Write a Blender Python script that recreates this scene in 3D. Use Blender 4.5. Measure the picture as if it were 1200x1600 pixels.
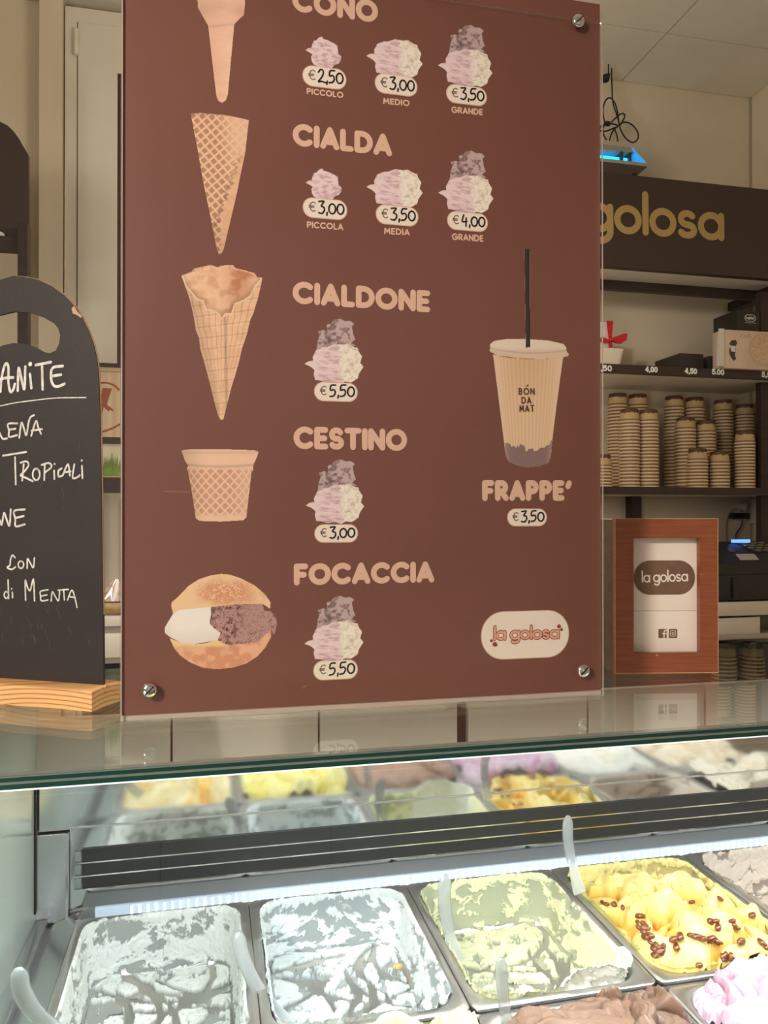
import bpy, bmesh, math, random
import numpy as np
from mathutils import Vector, Matrix, Euler

for _o in list(bpy.data.objects):
    bpy.data.objects.remove(_o, do_unlink=True)
SC = bpy.context.scene
COL = SC.collection
PI = math.pi

def srgb(r, g, b):
    f = lambda c: c / 12.92 if c <= 0.04045 else ((c + 0.055) / 1.055) ** 2.4
    return (f(r / 255), f(g / 255), f(b / 255))

# ------------------------------------------------------------------ camera
FPX, ZC = 1210.0, 1.45
YAW = math.radians(12.71)
cd = bpy.data.cameras.new('camera'); cam = bpy.data.objects.new('camera', cd); COL.objects.link(cam)
cd.sensor_fit = 'VERTICAL'; cd.sensor_height = 36.0; cd.lens = FPX / 1600 * 36.0
cd.clip_start = 0.02; cd.clip_end = 60
cam.location = (0, 0, ZC)
cam.rotation_euler = (math.radians(90.28), 0, -YAW)
SC.camera = cam
CR = Euler((math.radians(90.28), 0, -YAW)).to_matrix()

# ------------------------------------------------------------------ world, lights, exposure
W = bpy.data.worlds.new('shop_daylight'); SC.world = W; W.use_nodes = True
bg = W.node_tree.nodes['Background']
bg.inputs[0].default_value = (1.0, 0.91, 0.80, 1); bg.inputs[1].default_value = 0.34
SC.view_settings.view_transform = 'Standard'; SC.view_settings.look = 'None'
SC.view_settings.gamma = 1.0; SC.view_settings.use_curve_mapping = False
SC.view_settings.exposure = 0.0

def area_light(name, loc, target, size, power, color, shape='DISK', size_y=None):
    l = bpy.data.lights.new(name, 'AREA'); l.shape = shape; l.size = size
    if size_y: l.size_y = size_y
    l.energy = power; l.color = color
    o = bpy.data.objects.new(name, l); COL.objects.link(o); o.location = loc
    o.rotation_euler = (Vector(target) - Vector(loc)).to_track_quat('-Z', 'Y').to_euler()
    return o
def spot_light(name, loc, target, power, color, angle, blend, radius):
    l = bpy.data.lights.new(name, 'SPOT'); l.energy = power; l.color = color; l.spot_size = math.radians(angle); l.spot_blend = blend; l.shadow_soft_size = radius
    o = bpy.data.objects.new(name, l); COL.objects.link(o); o.location = loc
    o.rotation_euler = (Vector(target) - Vector(loc)).to_track_quat('-Z', 'Y').to_euler(); return o
spot_light('shop_spotlight', (-1.55, -0.75, 2.6), (0.08, 1.06, 1.22), 235, (1.0, 0.895, 0.815), 62, .8, .09)
area_light('side_fill_light', (-2.2, -1.2, 2.2), (0.3, 1.3, 1.3), 1.0, 22, (1.0, 0.90, 0.80))  # soft fill light added from the left, not a lamp of the shop
al = bpy.data.lights.new('aisle_fill_light', 'POINT'); al.energy = 17; al.color = (1.0, 0.91, 0.80); al.shadow_soft_size = .16  # fill light added to brighten the aisle walls and ceiling
alo = bpy.data.objects.new('aisle_fill_light', al); COL.objects.link(alo); alo.location = (0.35, 1.75, 2.42)
al2 = bpy.data.lights.new('counter_fill_light', 'POINT'); al2.energy = 10; al2.color = (1.0, 0.90, 0.78); al2.shadow_soft_size = .14  # second added fill, lifts the wall and shelves behind the till
alo2 = bpy.data.objects.new('counter_fill_light', al2); COL.objects.link(alo2); alo2.location = (0.8, 1.62, 1.68)

# ------------------------------------------------------------------ pixel -> place helpers
def ray(x, y):
    return (CR @ Vector(((x - 600) / FPX, (800 - y) / FPX, -1.0)))
CAMP = Vector((0, 0, ZC))
def PY(x, y, Y):
    d = ray(x, y); return CAMP + d * (Y / d.y)
def PZ(x, y, Z):
    d = ray(x, y); return CAMP + d * ((Z - ZC) / d.z)

class Plane:
    def __init__(s, O, U, V, N):
        s.O = Vector(O); s.U = Vector(U).normalized(); s.V = Vector(V).normalized(); s.N = Vector(N).normalized()
    def uv(s, x, y):
        d = ray(x, y); t = (s.O - CAMP).dot(s.N) / d.dot(s.N); p = CAMP + d * t - s.O
        return (p.dot(s.U), p.dot(s.V))
    def pt(s, u, v, off=0.0):
        return s.O + s.U * u + s.V * v + s.N * off
def front_plane(Y):
    return Plane((0, Y, 0), (1, 0, 0), (0, 0, 1), (0, -1, 0))

# ------------------------------------------------------------------ materials
MATS = {}
def mat(name, color, rough=0.5, metal=0.0, color2=None, scale=8.0, stretch=(1, 1, 1), bump=0.0, bscale=None,
        spec=None, emit=None, estr=0.0, trans=0.0, alpha=None, coat=0.0, lo=0.35, hi=0.65, detail=4.0):
    if name in MATS: return MATS[name]
    m = bpy.data.materials.new(name); m.use_nodes = True; nt = m.node_tree; N = nt.nodes; L = nt.links
    b = N['Principled BSDF']
    b.inputs['Base Color'].default_value = (*color, 1); b.inputs['Roughness'].default_value = rough
    b.inputs['Metallic'].default_value = metal
    if spec is not None: b.inputs['Specular IOR Level'].default_value = spec
    if emit: b.inputs['Emission Color'].default_value = (*emit, 1); b.inputs['Emission Strength'].default_value = estr
    if trans: b.inputs['Transmission Weight'].default_value = trans
    if alpha is not None: b.inputs['Alpha'].default_value = alpha
    if coat: b.inputs['Coat Weight'].default_value = coat; b.inputs['Coat Roughness'].default_value = 0.08
    if color2 or bump:
        tc = N.new('ShaderNodeTexCoord'); mp = N.new('ShaderNodeMapping'); mp.inputs['Scale'].default_value = stretch
        L.new(tc.outputs['Object'], mp.inputs['Vector'])
        nz = N.new('ShaderNodeTexNoise'); nz.inputs['Scale'].default_value = scale; nz.inputs['Detail'].default_value = detail
        L.new(mp.outputs[0], nz.inputs['Vector'])
        if color2:
            cr = N.new('ShaderNodeValToRGB'); cr.color_ramp.elements[0].position = lo; cr.color_ramp.elements[1].position = hi
            cr.color_ramp.elements[0].color = (*color, 1); cr.color_ramp.elements[1].color = (*color2, 1)
            L.new(nz.outputs['Fac'], cr.inputs[0]); L.new(cr.outputs[0], b.inputs['Base Color'])
        if bump:
            bp = N.new('ShaderNodeBump'); bp.inputs['Strength'].default_value = bump; bp.inputs['Distance'].default_value = 0.004
            if bscale:
                n2 = N.new('ShaderNodeTexNoise'); n2.inputs['Scale'].default_value = bscale; n2.inputs['Detail'].default_value = 3
                L.new(mp.outputs[0], n2.inputs['Vector']); L.new(n2.outputs['Fac'], bp.inputs['Height'])
            else: L.new(nz.outputs['Fac'], bp.inputs['Height'])
            L.new(bp.outputs[0], b.inputs['Normal'])
    MATS[name] = m; return m

def attr_mat(name, rough=0.5, spec=0.3, bump=0.0, bscale=300, sss=0.0, coat=0.0):
    if name in MATS: return MATS[name]
    m = bpy.data.materials.new(name); m.use_nodes = True; nt = m.node_tree; N = nt.nodes; L = nt.links
    b = N['Principled BSDF']; b.inputs['Roughness'].default_value = rough; b.inputs['Specular IOR Level'].default_value = spec
    if coat: b.inputs['Coat Weight'].default_value = coat; b.inputs['Coat Roughness'].default_value = 0.1
    a = N.new('ShaderNodeAttribute'); a.attribute_name = 'Col'; L.new(a.outputs['Color'], b.inputs['Base Color'])
    if bump:
        tc = N.new('ShaderNodeTexCoord'); nz = N.new('ShaderNodeTexNoise'); nz.inputs['Scale'].default_value = bscale
        nz.inputs['Detail'].default_value = 4
        L.new(tc.outputs['Object'], nz.inputs['Vector'])
        bp = N.new('ShaderNodeBump'); bp.inputs['Strength'].default_value = bump; bp.inputs['Distance'].default_value = 0.002
        L.new(nz.outputs['Fac'], bp.inputs['Height']); L.new(bp.outputs[0], b.inputs['Normal'])
    MATS[name] = m; return m

def pane_mat(name, tint=(1, 1, 1), ior=1.5, rough=0.0, boost=1.0):
    """clear sheet: what is not mirrored at the surface goes straight through"""
    if name in MATS: return MATS[name]
    m = bpy.data.materials.new(name); m.use_nodes = True; nt = m.node_tree; N = nt.nodes; L = nt.links
    N.clear(); out = N.new('ShaderNodeOutputMaterial'); mx = N.new('ShaderNodeMixShader')
    t = N.new('ShaderNodeBsdfTransparent'); t.inputs[0].default_value = (*tint, 1)
    g = N.new('ShaderNodeBsdfGlossy'); g.inputs['Roughness'].default_value = rough
    ge = N.new('ShaderNodeNewGeometry'); dt = N.new('ShaderNodeVectorMath'); dt.operation = 'DOT_PRODUCT'
    L.new(ge.outputs['Normal'], dt.inputs[0]); L.new(ge.outputs['Incoming'], dt.inputs[1])
    def mth(op, a, b=None):
        n = N.new('ShaderNodeMath'); n.operation = op
        for i, v in ((0, a), (1, b)):
            if v is None: continue
            if isinstance(v, (int, float)): n.inputs[i].default_value = v
            else: L.new(v, n.inputs[i])
        return n.outputs[0]
    f0 = ((ior - 1) / (ior + 1)) ** 2
    c = mth('ABSOLUTE', dt.outputs['Value']); p = mth('POWER', mth('SUBTRACT', 1.0, c), 5.0)   # Schlick, the same from both sides
    F = mth('MULTIPLY', mth('ADD', mth('MULTIPLY', p, 1 - f0), f0), boost)
    L.new(F, mx.inputs[0])
    L.new(t.outputs[0], mx.inputs[1]); L.new(g.outputs[0], mx.inputs[2]); L.new(mx.outputs[0], out.inputs[0])
    MATS[name] = m; return m

# ------------------------------------------------------------------ mesh building
ORG = {}
def link(name, me, parent=None, base=None):
    o = bpy.data.objects.new(name, me); COL.objects.link(o)
    if parent is not None: o.parent = parent
    return o

def tag(o, label=None, cat=None, group=None, kind=None):
    if label: o['label'] = label
    if cat: o['category'] = cat
    if group: o['group'] = group
    if kind: o['kind'] = kind
    return o

def thing(name, loc, label, cat, group=None):
    o = bpy.data.objects.new(name, None); COL.objects.link(o); o.location = loc; o.empty_display_size = 0.05
    ORG[o.name] = Vector(loc)
    return tag(o, label, cat, group)

class MB:
    def __init__(s): s.v = []; s.f = []; s.mi = []
    def add(s, vs, fs, mi=0):
        n = len(s.v); s.v += [tuple(p) for p in vs]; s.f += [tuple(i + n for i in q) for q in fs]; s.mi += [mi] * len(fs); return s
    def hexa(s, p, mi=0):   # 8 corners: bottom 4 ccw, top 4 ccw
        return s.add(p, [(3, 2, 1, 0), (4, 5, 6, 7), (0, 1, 5, 4), (1, 2, 6, 5), (2, 3, 7, 6), (3, 0, 4, 7)], mi)
    def box(s, x0, x1, y0, y1, z0, z1, mi=0, c=0.0):
        if x0 > x1: x0, x1 = x1, x0
        if y0 > y1: y0, y1 = y1, y0
        if z0 > z1: z0, z1 = z1, z0
        if c <= 0:
            return s.hexa([(x0, y0, z0), (x1, y0, z0), (x1, y1, z0), (x0, y1, z0), (x0, y0, z1), (x1, y0, z1), (x1, y1, z1), (x0, y1, z1)], mi)
        bm = bmesh.new(); bmesh.ops.create_cube(bm, size=1.0)
        for q in bm.verts: q.co = ((x0 + x1) / 2 + q.co.x * (x1 - x0), (y0 + y1) / 2 + q.co.y * (y1 - y0), (z0 + z1) / 2 + q.co.z * (z1 - z0))
        c = min(c, 0.45 * min(x1 - x0, y1 - y0, z1 - z0))
        bmesh.ops.bevel(bm, geom=bm.edges[:], offset=c, segments=2, profile=0.5, affect='EDGES')
        return s.bm(bm, mi)
    def bm(s, bm, mi=0):
        bm.verts.index_update()
        s.add([tuple(q.co) for q in bm.verts], [[q.index for q in f.verts] for f in bm.faces], mi); bm.free(); return s
    def loops(s, L, mi=0, closed=True, cap0=False, cap1=False):
        n = len(L[0]); vs = [p for l in L for p in l]; fs = []
        for i in range(len(L) - 1):
            for j in range(n if closed else n - 1):
                k = (j + 1) % n; fs.append((i * n + j, i * n + k, (i + 1) * n + k, (i + 1) * n + j))
        if cap0: fs.append(tuple(range(n - 1, -1, -1)))
        if cap1: fs.append(tuple((len(L) - 1) * n + j for j in range(n)))
        return s.add(vs, fs, mi)
    def tube(s, pts, r, n=8, mi=0, flat=1.0, up=None):
        pts = [Vector(p) for p in pts]; rs = r if isinstance(r, (list, tuple)) else [r] * len(pts)
        L = []; prev = None
        for i, p in enumerate(pts):
            t = (pts[min(i + 1, len(pts) - 1)] - pts[max(i - 1, 0)]).normalized()
            if prev is None:
                a = Vector(up) if up else (Vector((0, 0, 1)) if abs(t.z) < 0.9 else Vector((1, 0, 0)))
            else: a = prev
            a = (a - t * a.dot(t)).normalized(); prev = a; b = t.cross(a)
            L.append([p + a * math.cos(2 * PI * k / n) * rs[i] * flat + b * math.sin(2 * PI * k / n) * rs[i] for k in range(n)])
        return s.loops(L, mi, True, True, True)
    def lathe(s, prof, c=(0, 0, 0), n=24, mi=0, axis='z', cap0=True, cap1=True):
        L = []
        for r, h in prof:
            l = []
            for k in range(n):
                a = 2 * PI * k / n; x, y = r * math.cos(a), r * math.sin(a)
                l.append((c[0] + x, c[1] + y, c[2] + h) if axis == 'z' else (c[0] + x, c[1] - h, c[2] + y) if axis == 'y' else (c[0] + h, c[1] + x, c[2] + y))
            L.append(l)
        return s.loops(L, mi, True, cap0, cap1)
    def poly(s, pl, pts, off0=0.0, off1=None, mi=0):
        """flat polygon on a plane (or a prism between two offsets)"""
        n = len(pts)
        area = sum(pts[i][0] * pts[(i + 1) % n][1] - pts[(i + 1) % n][0] * pts[i][1] for i in range(n))
        if area < 0: pts = pts[::-1]
        A = [pl.pt(u, v, off0) for u, v in pts]
        if off1 is None: return s.add(A, [tuple(range(n))], mi)
        B = [pl.pt(u, v, off1) for u, v in pts]
        if off1 < off0: A, B = B, A
        return s.add(A + B, [tuple(range(n - 1, -1, -1)), tuple(range(n, 2 * n))] + [(i, (i + 1) % n, n + (i + 1) % n, n + i) for i in range(n)], mi)
    def strokes(s, pl, lines, w, off, mi=0, seg=10):
        """round-ended pen strokes: each smooth run is one ribbon, runs that cross lie a hair apart"""
        lay = 0
        for ln in lines:
            P = [Vector(p) for p in ln]; P = [p for i, p in enumerate(P) if i == 0 or (p - P[i - 1]).length > 1e-6]
            if len(P) == 1:
                s.add([pl.pt(P[0].x + w * .5 * math.cos(2 * PI * k / seg), P[0].y + w * .5 * math.sin(2 * PI * k / seg), off) for k in range(seg)], [tuple(range(seg))], mi); continue
            closed = (P[0] - P[-1]).length < 1e-5 and len(P) > 5
            runs = [[P[0]]]
            for i in range(1, len(P)):
                runs[-1].append(P[i])
                if i < len(P) - 1:
                    d0 = (P[i] - P[i - 1]).normalized(); d1 = (P[i + 1] - P[i]).normalized()
                    if d0.dot(d1) < .72: runs.append([P[i]])
            closed = closed and len(runs) == 1
            for R in runs:
                o = off + 3e-5 * (lay % 9); lay += 1; n = len(R); L = []; Rr = []
                for i in range(n):
                    if closed: t = R[1] - R[-2] if i in (0, n - 1) else R[i + 1] - R[i - 1]
                    else: t = R[min(i + 1, n - 1)] - R[max(i - 1, 0)]
                    t.normalize(); nn = Vector((-t.y, t.x)) * w * .5; L.append(R[i] + nn); Rr.append(R[i] - nn)
                vs = [pl.pt(q.x, q.y, o) for q in Rr] + [pl.pt(q.x, q.y, o) for q in L]
                s.add(vs, [(i, i + 1, n + i + 1, n + i) for i in range(n - 1)], mi)
                if closed: continue
                h = max(3, seg // 2)
                for e, sg in ((0, -1), (n - 1, 1)):
                    t = (R[1] - R[0]) if e == 0 else (R[-1] - R[-2]); t.normalize(); t = t * sg; m_ = Vector((-t.y, t.x))
                    fan = [R[e] + (m_ * math.cos(PI * k / h) + t * math.sin(PI * k / h)) * w * .5 for k in range(h + 1)]
                    s.add([pl.pt(q.x, q.y, o) for q in fan], [tuple(range(h, -1, -1))], mi)
        return s
    def build(s, name, mats, parent=None, smooth=False, base=None, sharp=40):
        if not isinstance(mats, (list, tuple)): mats = [mats]
        V = np.array(s.v, float)
        if parent is not None: org = ORG[parent.name]
        elif base is not None: org = Vector(base)
        else:
            lo, hi = V.min(0), V.max(0); org = Vector(((lo[0] + hi[0]) / 2, (lo[1] + hi[1]) / 2, lo[2]))
        V = V - np.array(org)
        me = bpy.data.meshes.new(name); me.from_pydata(V.tolist(), [], s.f)
        for m in mats: me.materials.append(m)
        if len(mats) > 1: me.polygons.foreach_set('material_index', s.mi)
        if smooth:
            me.polygons.foreach_set('use_smooth', [True] * len(me.polygons))
            me.set_sharp_from_angle(angle=math.radians(sharp))
        me.update(); o = link(name, me, parent)
        if parent is None: o.location = org
        ORG[o.name] = Vector(org); return o

def box_obj(name, m, x0, x1, y0, y1, z0, z1, parent=None, c=0.0):
    return MB().box(x0, x1, y0, y1, z0, z1, 0, c).build(name, m, parent, smooth=c > 0)

def struct(o): o['kind'] = 'structure'; return o

def copy_thing(o, loc, label=None, group=None, rz=None):
    c = o.copy(); COL.objects.link(c); c.location = loc; ORG[c.name] = Vector(loc)
    if rz is not None: c.rotation_euler = (0, 0, rz)
    if label: c['label'] = label
    if group: c['group'] = group
    for ch in o.children:
        d = ch.copy(); COL.objects.link(d); d.parent = c
        for g in ch.children:
            e = g.copy(); COL.objects.link(e); e.parent = d
    return c

# ------------------------------------------------------------------ numpy noise
def _lat(seed): return np.random.RandomState(seed).rand(256, 256)
_LC = {}
def vnoise(x, y, seed=0):
    if seed not in _LC: _LC[seed] = _lat(seed)
    T = _LC[seed]; xi = np.floor(x).astype(int); yi = np.floor(y).astype(int); fx = x - xi; fy = y - yi
    fx = fx * fx * fx * (fx * (6 * fx - 15) + 10); fy = fy * fy * fy * (fy * (6 * fy - 15) + 10)
    a = T[xi & 255, yi & 255]; b = T[(xi + 1) & 255, yi & 255]; c = T[xi & 255, (yi + 1) & 255]; d = T[(xi + 1) & 255, (yi + 1) & 255]
    return (a * (1 - fx) + b * fx) * (1 - fy) + (c * (1 - fx) + d * fx) * fy
def fbm(x, y, seed=0, o=4, g=0.5):
    x = np.asarray(x, float); y = np.asarray(y, float)
    s = 0; a = 1.0; n = 0
    for k in range(o):
        s = s + a * vnoise(x * 2 ** k + 17.3 * k, y * 2 ** k + 5.1 * k, seed + k); n += a; a *= g
    return s / n
def smooth(a, b, x):
    t = np.clip((x - a) / (b - a), 0, 1); return t * t * (3 - 2 * t)
def inside(poly, X, Y):
    r = np.zeros(X.shape, bool); n = len(poly)
    for i in range(n):
        x0, y0 = poly[i]; x1, y1 = poly[(i + 1) % n]
        if y0 == y1: continue
        c = ((Y >= min(y0, y1)) & (Y < max(y0, y1))) & (X < x0 + (Y - y0) * (x1 - x0) / (y1 - y0))
        r ^= c
    return r
def mixc(a, b, t): return a * (1 - t[..., None]) + b * t[..., None]
def C3(r, g, b): return np.array(srgb(r, g, b))

def grid_mesh(name, V, ok, colors, m, parent=None, org=None, smoothf=False, flip=False):
    """V (h,w,3), ok (h-1,w-1) faces kept, colors (h,w,3)"""
    h, w = V.shape[:2]; idx = np.arange(h * w).reshape(h, w)
    F = np.stack([idx[:-1, :-1], idx[:-1, 1:], idx[1:, 1:], idx[1:, :-1]], -1)[ok]
    if flip: F = F[:, ::-1]
    used = np.unique(F); re = np.full(h * w, -1); re[used] = np.arange(len(used)); F = re[F]
    P = V.reshape(-1, 3)[used]; Cc = colors.reshape(-1, 3)[used]
    if org is None: org = ORG[parent.name] if parent is not None else Vector((*((P.min(0) + P.max(0)) / 2)[:2], P[:, 2].min()))
    me = bpy.data.meshes.new(name); me.from_pydata((P - np.array(org)).tolist(), [], F.tolist())
    ca = me.color_attributes.new('Col', 'FLOAT_COLOR', 'POINT')
    ca.data.foreach_set('color', np.concatenate([Cc, np.ones((len(Cc), 1))], 1).astype(np.float32).ravel())
    me.materials.append(m)
    if smoothf: me.polygons.foreach_set('use_smooth', [True] * len(me.polygons))
    me.update(); o = link(name, me, parent)
    if parent is None: o.location = org
    ORG[o.name] = Vector(org); return o

# ------------------------------------------------------------------ stroke lettering
def arc(cx, cy, rx, ry, a0, a1, n=14):
    return [(cx + rx * math.cos(math.radians(a0 + (a1 - a0) * i / n)), cy + ry * math.sin(math.radians(a0 + (a1 - a0) * i / n))) for i in range(n + 1)]
GL = {
 'C': (.86, [arc(.5, .5, .5, .5, 48, 312, 20)]), 'O': (1.0, [arc(.5, .5, .5, .5, 0, 360, 26)]),
 'N': (.72, [[(0, 0), (0, 1), (.72, 0), (.72, 1)]]), 'I': (0, [[(0, 0), (0, 1)]]),
 'A': (.8, [[(0, 0), (.4, 1), (.8, 0)], [(.14, .27), (.66, .27)]]), 'L': (.48, [[(0, 1), (0, 0), (.48, 0)]]),
 'D': (.78, [[(0, 0), (0, 1)], [(0, 1)] + arc(.28, .5, .5, .5, 90, -90, 14) + [(0, 0)]]),
 'E': (.5, [[(.5, 1), (0, 1), (0, 0), (.5, 0)], [(0, .5), (.44, .5)]]), 'F': (.5, [[(.5, 1), (0, 1), (0, 0)], [(0, .48), (.42, .48)]]),
 'S': (.58, [arc(.29, .74, .27, .26, 30, 270, 14) + arc(.29, .25, .29, .25, 90, -150, 14)]),
 'T': (.7, [[(0, 1), (.7, 1)], [(.35, 1), (.35, 0)]]),
 'P': (.58, [[(0, 0), (0, 1)], [(0, 1)] + arc(.3, .72, .28, .28, 90, -90, 10) + [(0, .44)]]),
 'R': (.62, [[(0, 0), (0, 1)], [(0, 1)] + arc(.3, .72, .28, .28, 90, -90, 10) + [(0, .44)], [(.28, .44), (.62, 0)]]),
 'G': (.95, [arc(.5, .5, .5, .5, 48, 345, 20) + [(.98, .48), (.58, .48)]]),
 'M': (.92, [[(0, 0), (.1, 1), (.46, .3), (.82, 1), (.92, 0)]]),
 'B': (.58, [[(0, 0), (0, 1)], [(0, 1)] + arc(.28, .76, .24, .24, 90, -90, 8) + [(0, .52), (.28, .52)] + arc(.3, .26, .28, .26, 90, -90, 8) + [(0, 0)]]),
 'U': (.6, [[(0, 1)] + arc(.3, .3, .3, .3, 180, 360, 10) + [(.6, 1)]]),
 "'": (.12, [[(.12, 1), (.02, .78)]]),
 'l': (0, [[(0, 0), (0, 1.05)]]), 'o': (.62, [arc(.31, .31, .31, .31, 0, 360, 22)]),
 'a': (.62, [arc(.31, .31, .31, .31, 0, 360, 22), [(.62, .62), (.62, 0)]]),
 'g': (.62, [arc(.31, .31, .31, .31, 0, 360, 22), [(.62, .62)] + arc(.33, -.06, .29, .26, 0, -140, 10)]),
 's': (.42, [arc(.21, .46, .19, .16, 35, 270, 10) + arc(.21, .15, .21, .15, 90, -150, 10)]),
 ' ': (.12, []),
 '0': (.56, [arc(.28, .5, .28, .5, 0, 360, 20)]), '1': (.2, [[(0, .8), (.2, 1), (.2, 0)]]),
 '2': (.56, [arc(.27, .72, .27, .28, 170, -30, 10) + [(0, 0), (.56, 0)]]),
 '3': (.54, [arc(.25, .75, .25, .25, 150, -80, 10) + arc(.25, .26, .29, .26, 80, -150, 12)]),
 '4': (.6, [[(.44, 0), (.44, 1), (0, .3), (.6, .3)]]),
 '5': (.54, [[(.5, 1), (.08, 1), (.04, .55)] + arc(.25, .32, .29, .32, 115, -150, 12)]),
 ',': (.08, [[(.08, .03), (0, -.16)]]), '.': (.02, [[(0, .02), (.02, .02)]]),
 '€': (.62, [arc(.4, .5, .34, .5, 50, 310, 16), [(-.04, .58), (.5, .58)], [(-.04, .42), (.46, .42)]]),
}
HAND = {   # marker-pen digits
 '0': (.62, [arc(.3, .42, .3, .4, 70, 440, 18)]),
 '2': (.62, [[(.02, .78), (.2, 1.0), (.42, .96), (.46, .7), (.3, .38), (.02, .04), (.3, .08), (.68, .0)]]),
 '3': (.55, [[(.02, .98), (.46, 1.0), (.22, .62), (.46, .52), (.5, .26), (.3, .02), (.0, .06)]]),
 '4': (.6, [[(.2, .98), (.04, .4), (.5, .42)], [(.44, .72), (.42, -.02)]]),
 '5': (.56, [[(.52, 1.0), (.12, .96), (.06, .56), (.36, .6), (.5, .36), (.34, .08), (.02, .02)]]),
 ',': (.1, [[(.08, .12), (.04, -.12)]]),
}
def text_lines(s, font=GL, gap=.27):
    x = 0; out = []
    for ch in s:
        w, ls = font[ch] if ch in font else GL[ch]
        for l in ls: out.append([(x + u, v) for u, v in l])
        x += w + gap
    return out, x - gap
def place_text(mb, pl, s, p0, p1, hpx, wpx, off, font=GL, gap=.27, mi=0, space=None):
    """p0, p1: outer bottom left/right pixels of the line; hpx cap height and wpx stroke width in pixels there"""
    a = Vector(pl.uv(*p0)); b = Vector(pl.uv(*p1)); top = Vector(pl.uv(p0[0], p0[1] - hpx)); k = (top - a).length / hpx
    w = wpx * k; H = hpx * k - w; d = (b - a); Lw = d.length - w; d.normalize(); nrm = Vector((-d.y, d.x))
    ls, tw = text_lines(s, font, gap); sx = Lw / tw
    a = a + d * w * .5 + nrm * w * .5
    mb.strokes(pl, [[tuple(a + d * u * sx + nrm * v * H) for u, v in l] for l in ls], w, off, mi)
def smooth_line(pts, n=5):
    if len(pts) < 3: return pts
    P = [Vector(p) for p in pts]; P = [2 * P[0] - P[1]] + P + [2 * P[-1] - P[-2]]; out = []
    for i in range(1, len(P) - 2):
        for k in range(n):
            t = k / n; p0, p1, p2, p3 = P[i - 1:i + 3]
            out.append(tuple(.5 * ((2 * p1) + (p2 - p0) * t + (2 * p0 - 5 * p1 + 4 * p2 - p3) * t * t + (3 * p1 - p0 - 3 * p2 + p3) * t ** 3)))
    out.append(tuple(P[-2])); return out
def rrect(cx, cy, hw, hh, r, n=6):
    out = []
    for sx, sy, a in ((1, 1, 0), (-1, 1, 90), (-1, -1, 180), (1, -1, 270)):
        for i in range(n + 1):
            t = math.radians(a + 90 * i / n); out.append((cx + sx * (hw - r) + r * math.cos(t), cy + sy * (hh - r) + r * math.sin(t)))
    return out
# ================================================================== palette
M_wall = mat('wall_plaster', srgb(222, 208, 182), .75, color2=srgb(214, 199, 172), scale=2.5, bump=.05, bscale=90)
M_ceil = mat('ceiling_board', srgb(226, 220, 203), .8, color2=srgb(219, 212, 194), scale=3)
M_floor = mat('floor_tile', srgb(150, 138, 122), .4, color2=srgb(138, 126, 110), scale=4)
M_white = mat('white_laminate', srgb(226, 218, 204), .45)
M_door = mat('door_paint', srgb(226, 219, 202), .5, color2=srgb(219, 211, 192), scale=3)
M_dark = mat('dark_wenge', srgb(58, 42, 36), .5, color2=srgb(48, 34, 30), scale=6, stretch=(1, 8, 8), bump=.1, bscale=40)
M_gap = mat('dark_joint', srgb(26, 23, 21), .8)
M_steel = mat('brushed_steel', (.62, .63, .64), .26, 1.0, bump=.03, bscale=60)
M_mirror = mat('polished_steel', (.74, .76, .77), .07, 1.0)
M_pan = mat('pan_steel', (.78, .78, .77), .36, 1.0, color2=(.70, .70, .69), scale=9)
M_chrome = mat('chrome', (.8, .8, .8), .1, 1.0)
M_black = mat('black_plastic', srgb(30, 30, 31), .38)
M_greenedge = mat('glass_edge_green', srgb(32, 68, 60), .12, spec=.6)
M_greyline = mat('glass_bond_line', srgb(112, 128, 122), .3)
M_glass = pane_mat('counter_glass', (.93, .965, .95), 1.5)
M_front = pane_mat('front_glass', (.97, .985, .98), 1.45)
M_acryl = pane_mat('clear_acrylic', (.985, .985, .985), 1.45, rough=.12, boost=.45)
M_aedge = mat('acrylic_edge', srgb(198, 180, 168), .2, trans=.3)
M_led = mat('led_diffuser', srgb(200, 215, 235), .3, emit=(.72, .86, 1.0), estr=.32)
M_leddot = mat('led_chip', (.9, .95, 1), .3, emit=(.85, .94, 1.0), estr=2.3)
M_ledbar = mat('led_bar_lens', (.9, .95, 1), .3, emit=(.86, .95, 1.0), estr=140.0)

# ================================================================== room
YB, XR, XL, ZCEIL, YF = 2.95, 2.31, -2.6, PY(965, 126, 2.95).z, -3.2
struct(MB().box(XL - .1, XR + .1, YF, YB + .1, -.08, 0).build('floor', M_floor))
wb = struct(MB().box(XL - .1, XR + .1, YB, YB + .1, 0, ZCEIL + .1).build('wall_back', M_wall))
struct(MB().box(XR, XR + .1, YF, YB, 0, ZCEIL + .1).build('wall_right', M_wall))
struct(MB().box(XL - .1, XL, YF, YB, 0, ZCEIL + .1).build('wall_left', M_wall))
ce = struct(MB().box(XL - .1, XR + .1, YF, YB + .1, ZCEIL + .012, ZCEIL + .1).build('ceiling', M_gap))
tile = .62; pm = None
x = XR
while x > XL:
    x0 = max(x - tile, XL); y = 2.62 + .62
    while y > YF:
        y1, y0 = min(y, YB), max(y - tile, YF)
        if y1 - y0 > .02 and x - x0 > .02:
            box_obj('ceiling_panel', M_ceil, x0 + .003, x - .003, y0 + .003, y1 - .003, ZCEIL, ZCEIL + .014, ce)
        y -= tile
    x -= tile
# corner moulding of the right wall
MB().box(XR - .005, XR, YB - .012, YB, 0, ZCEIL).build('trim_1', mat('corner_trim', srgb(170, 156, 134), .6))
struct(bpy.data.objects['trim_1'])
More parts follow.
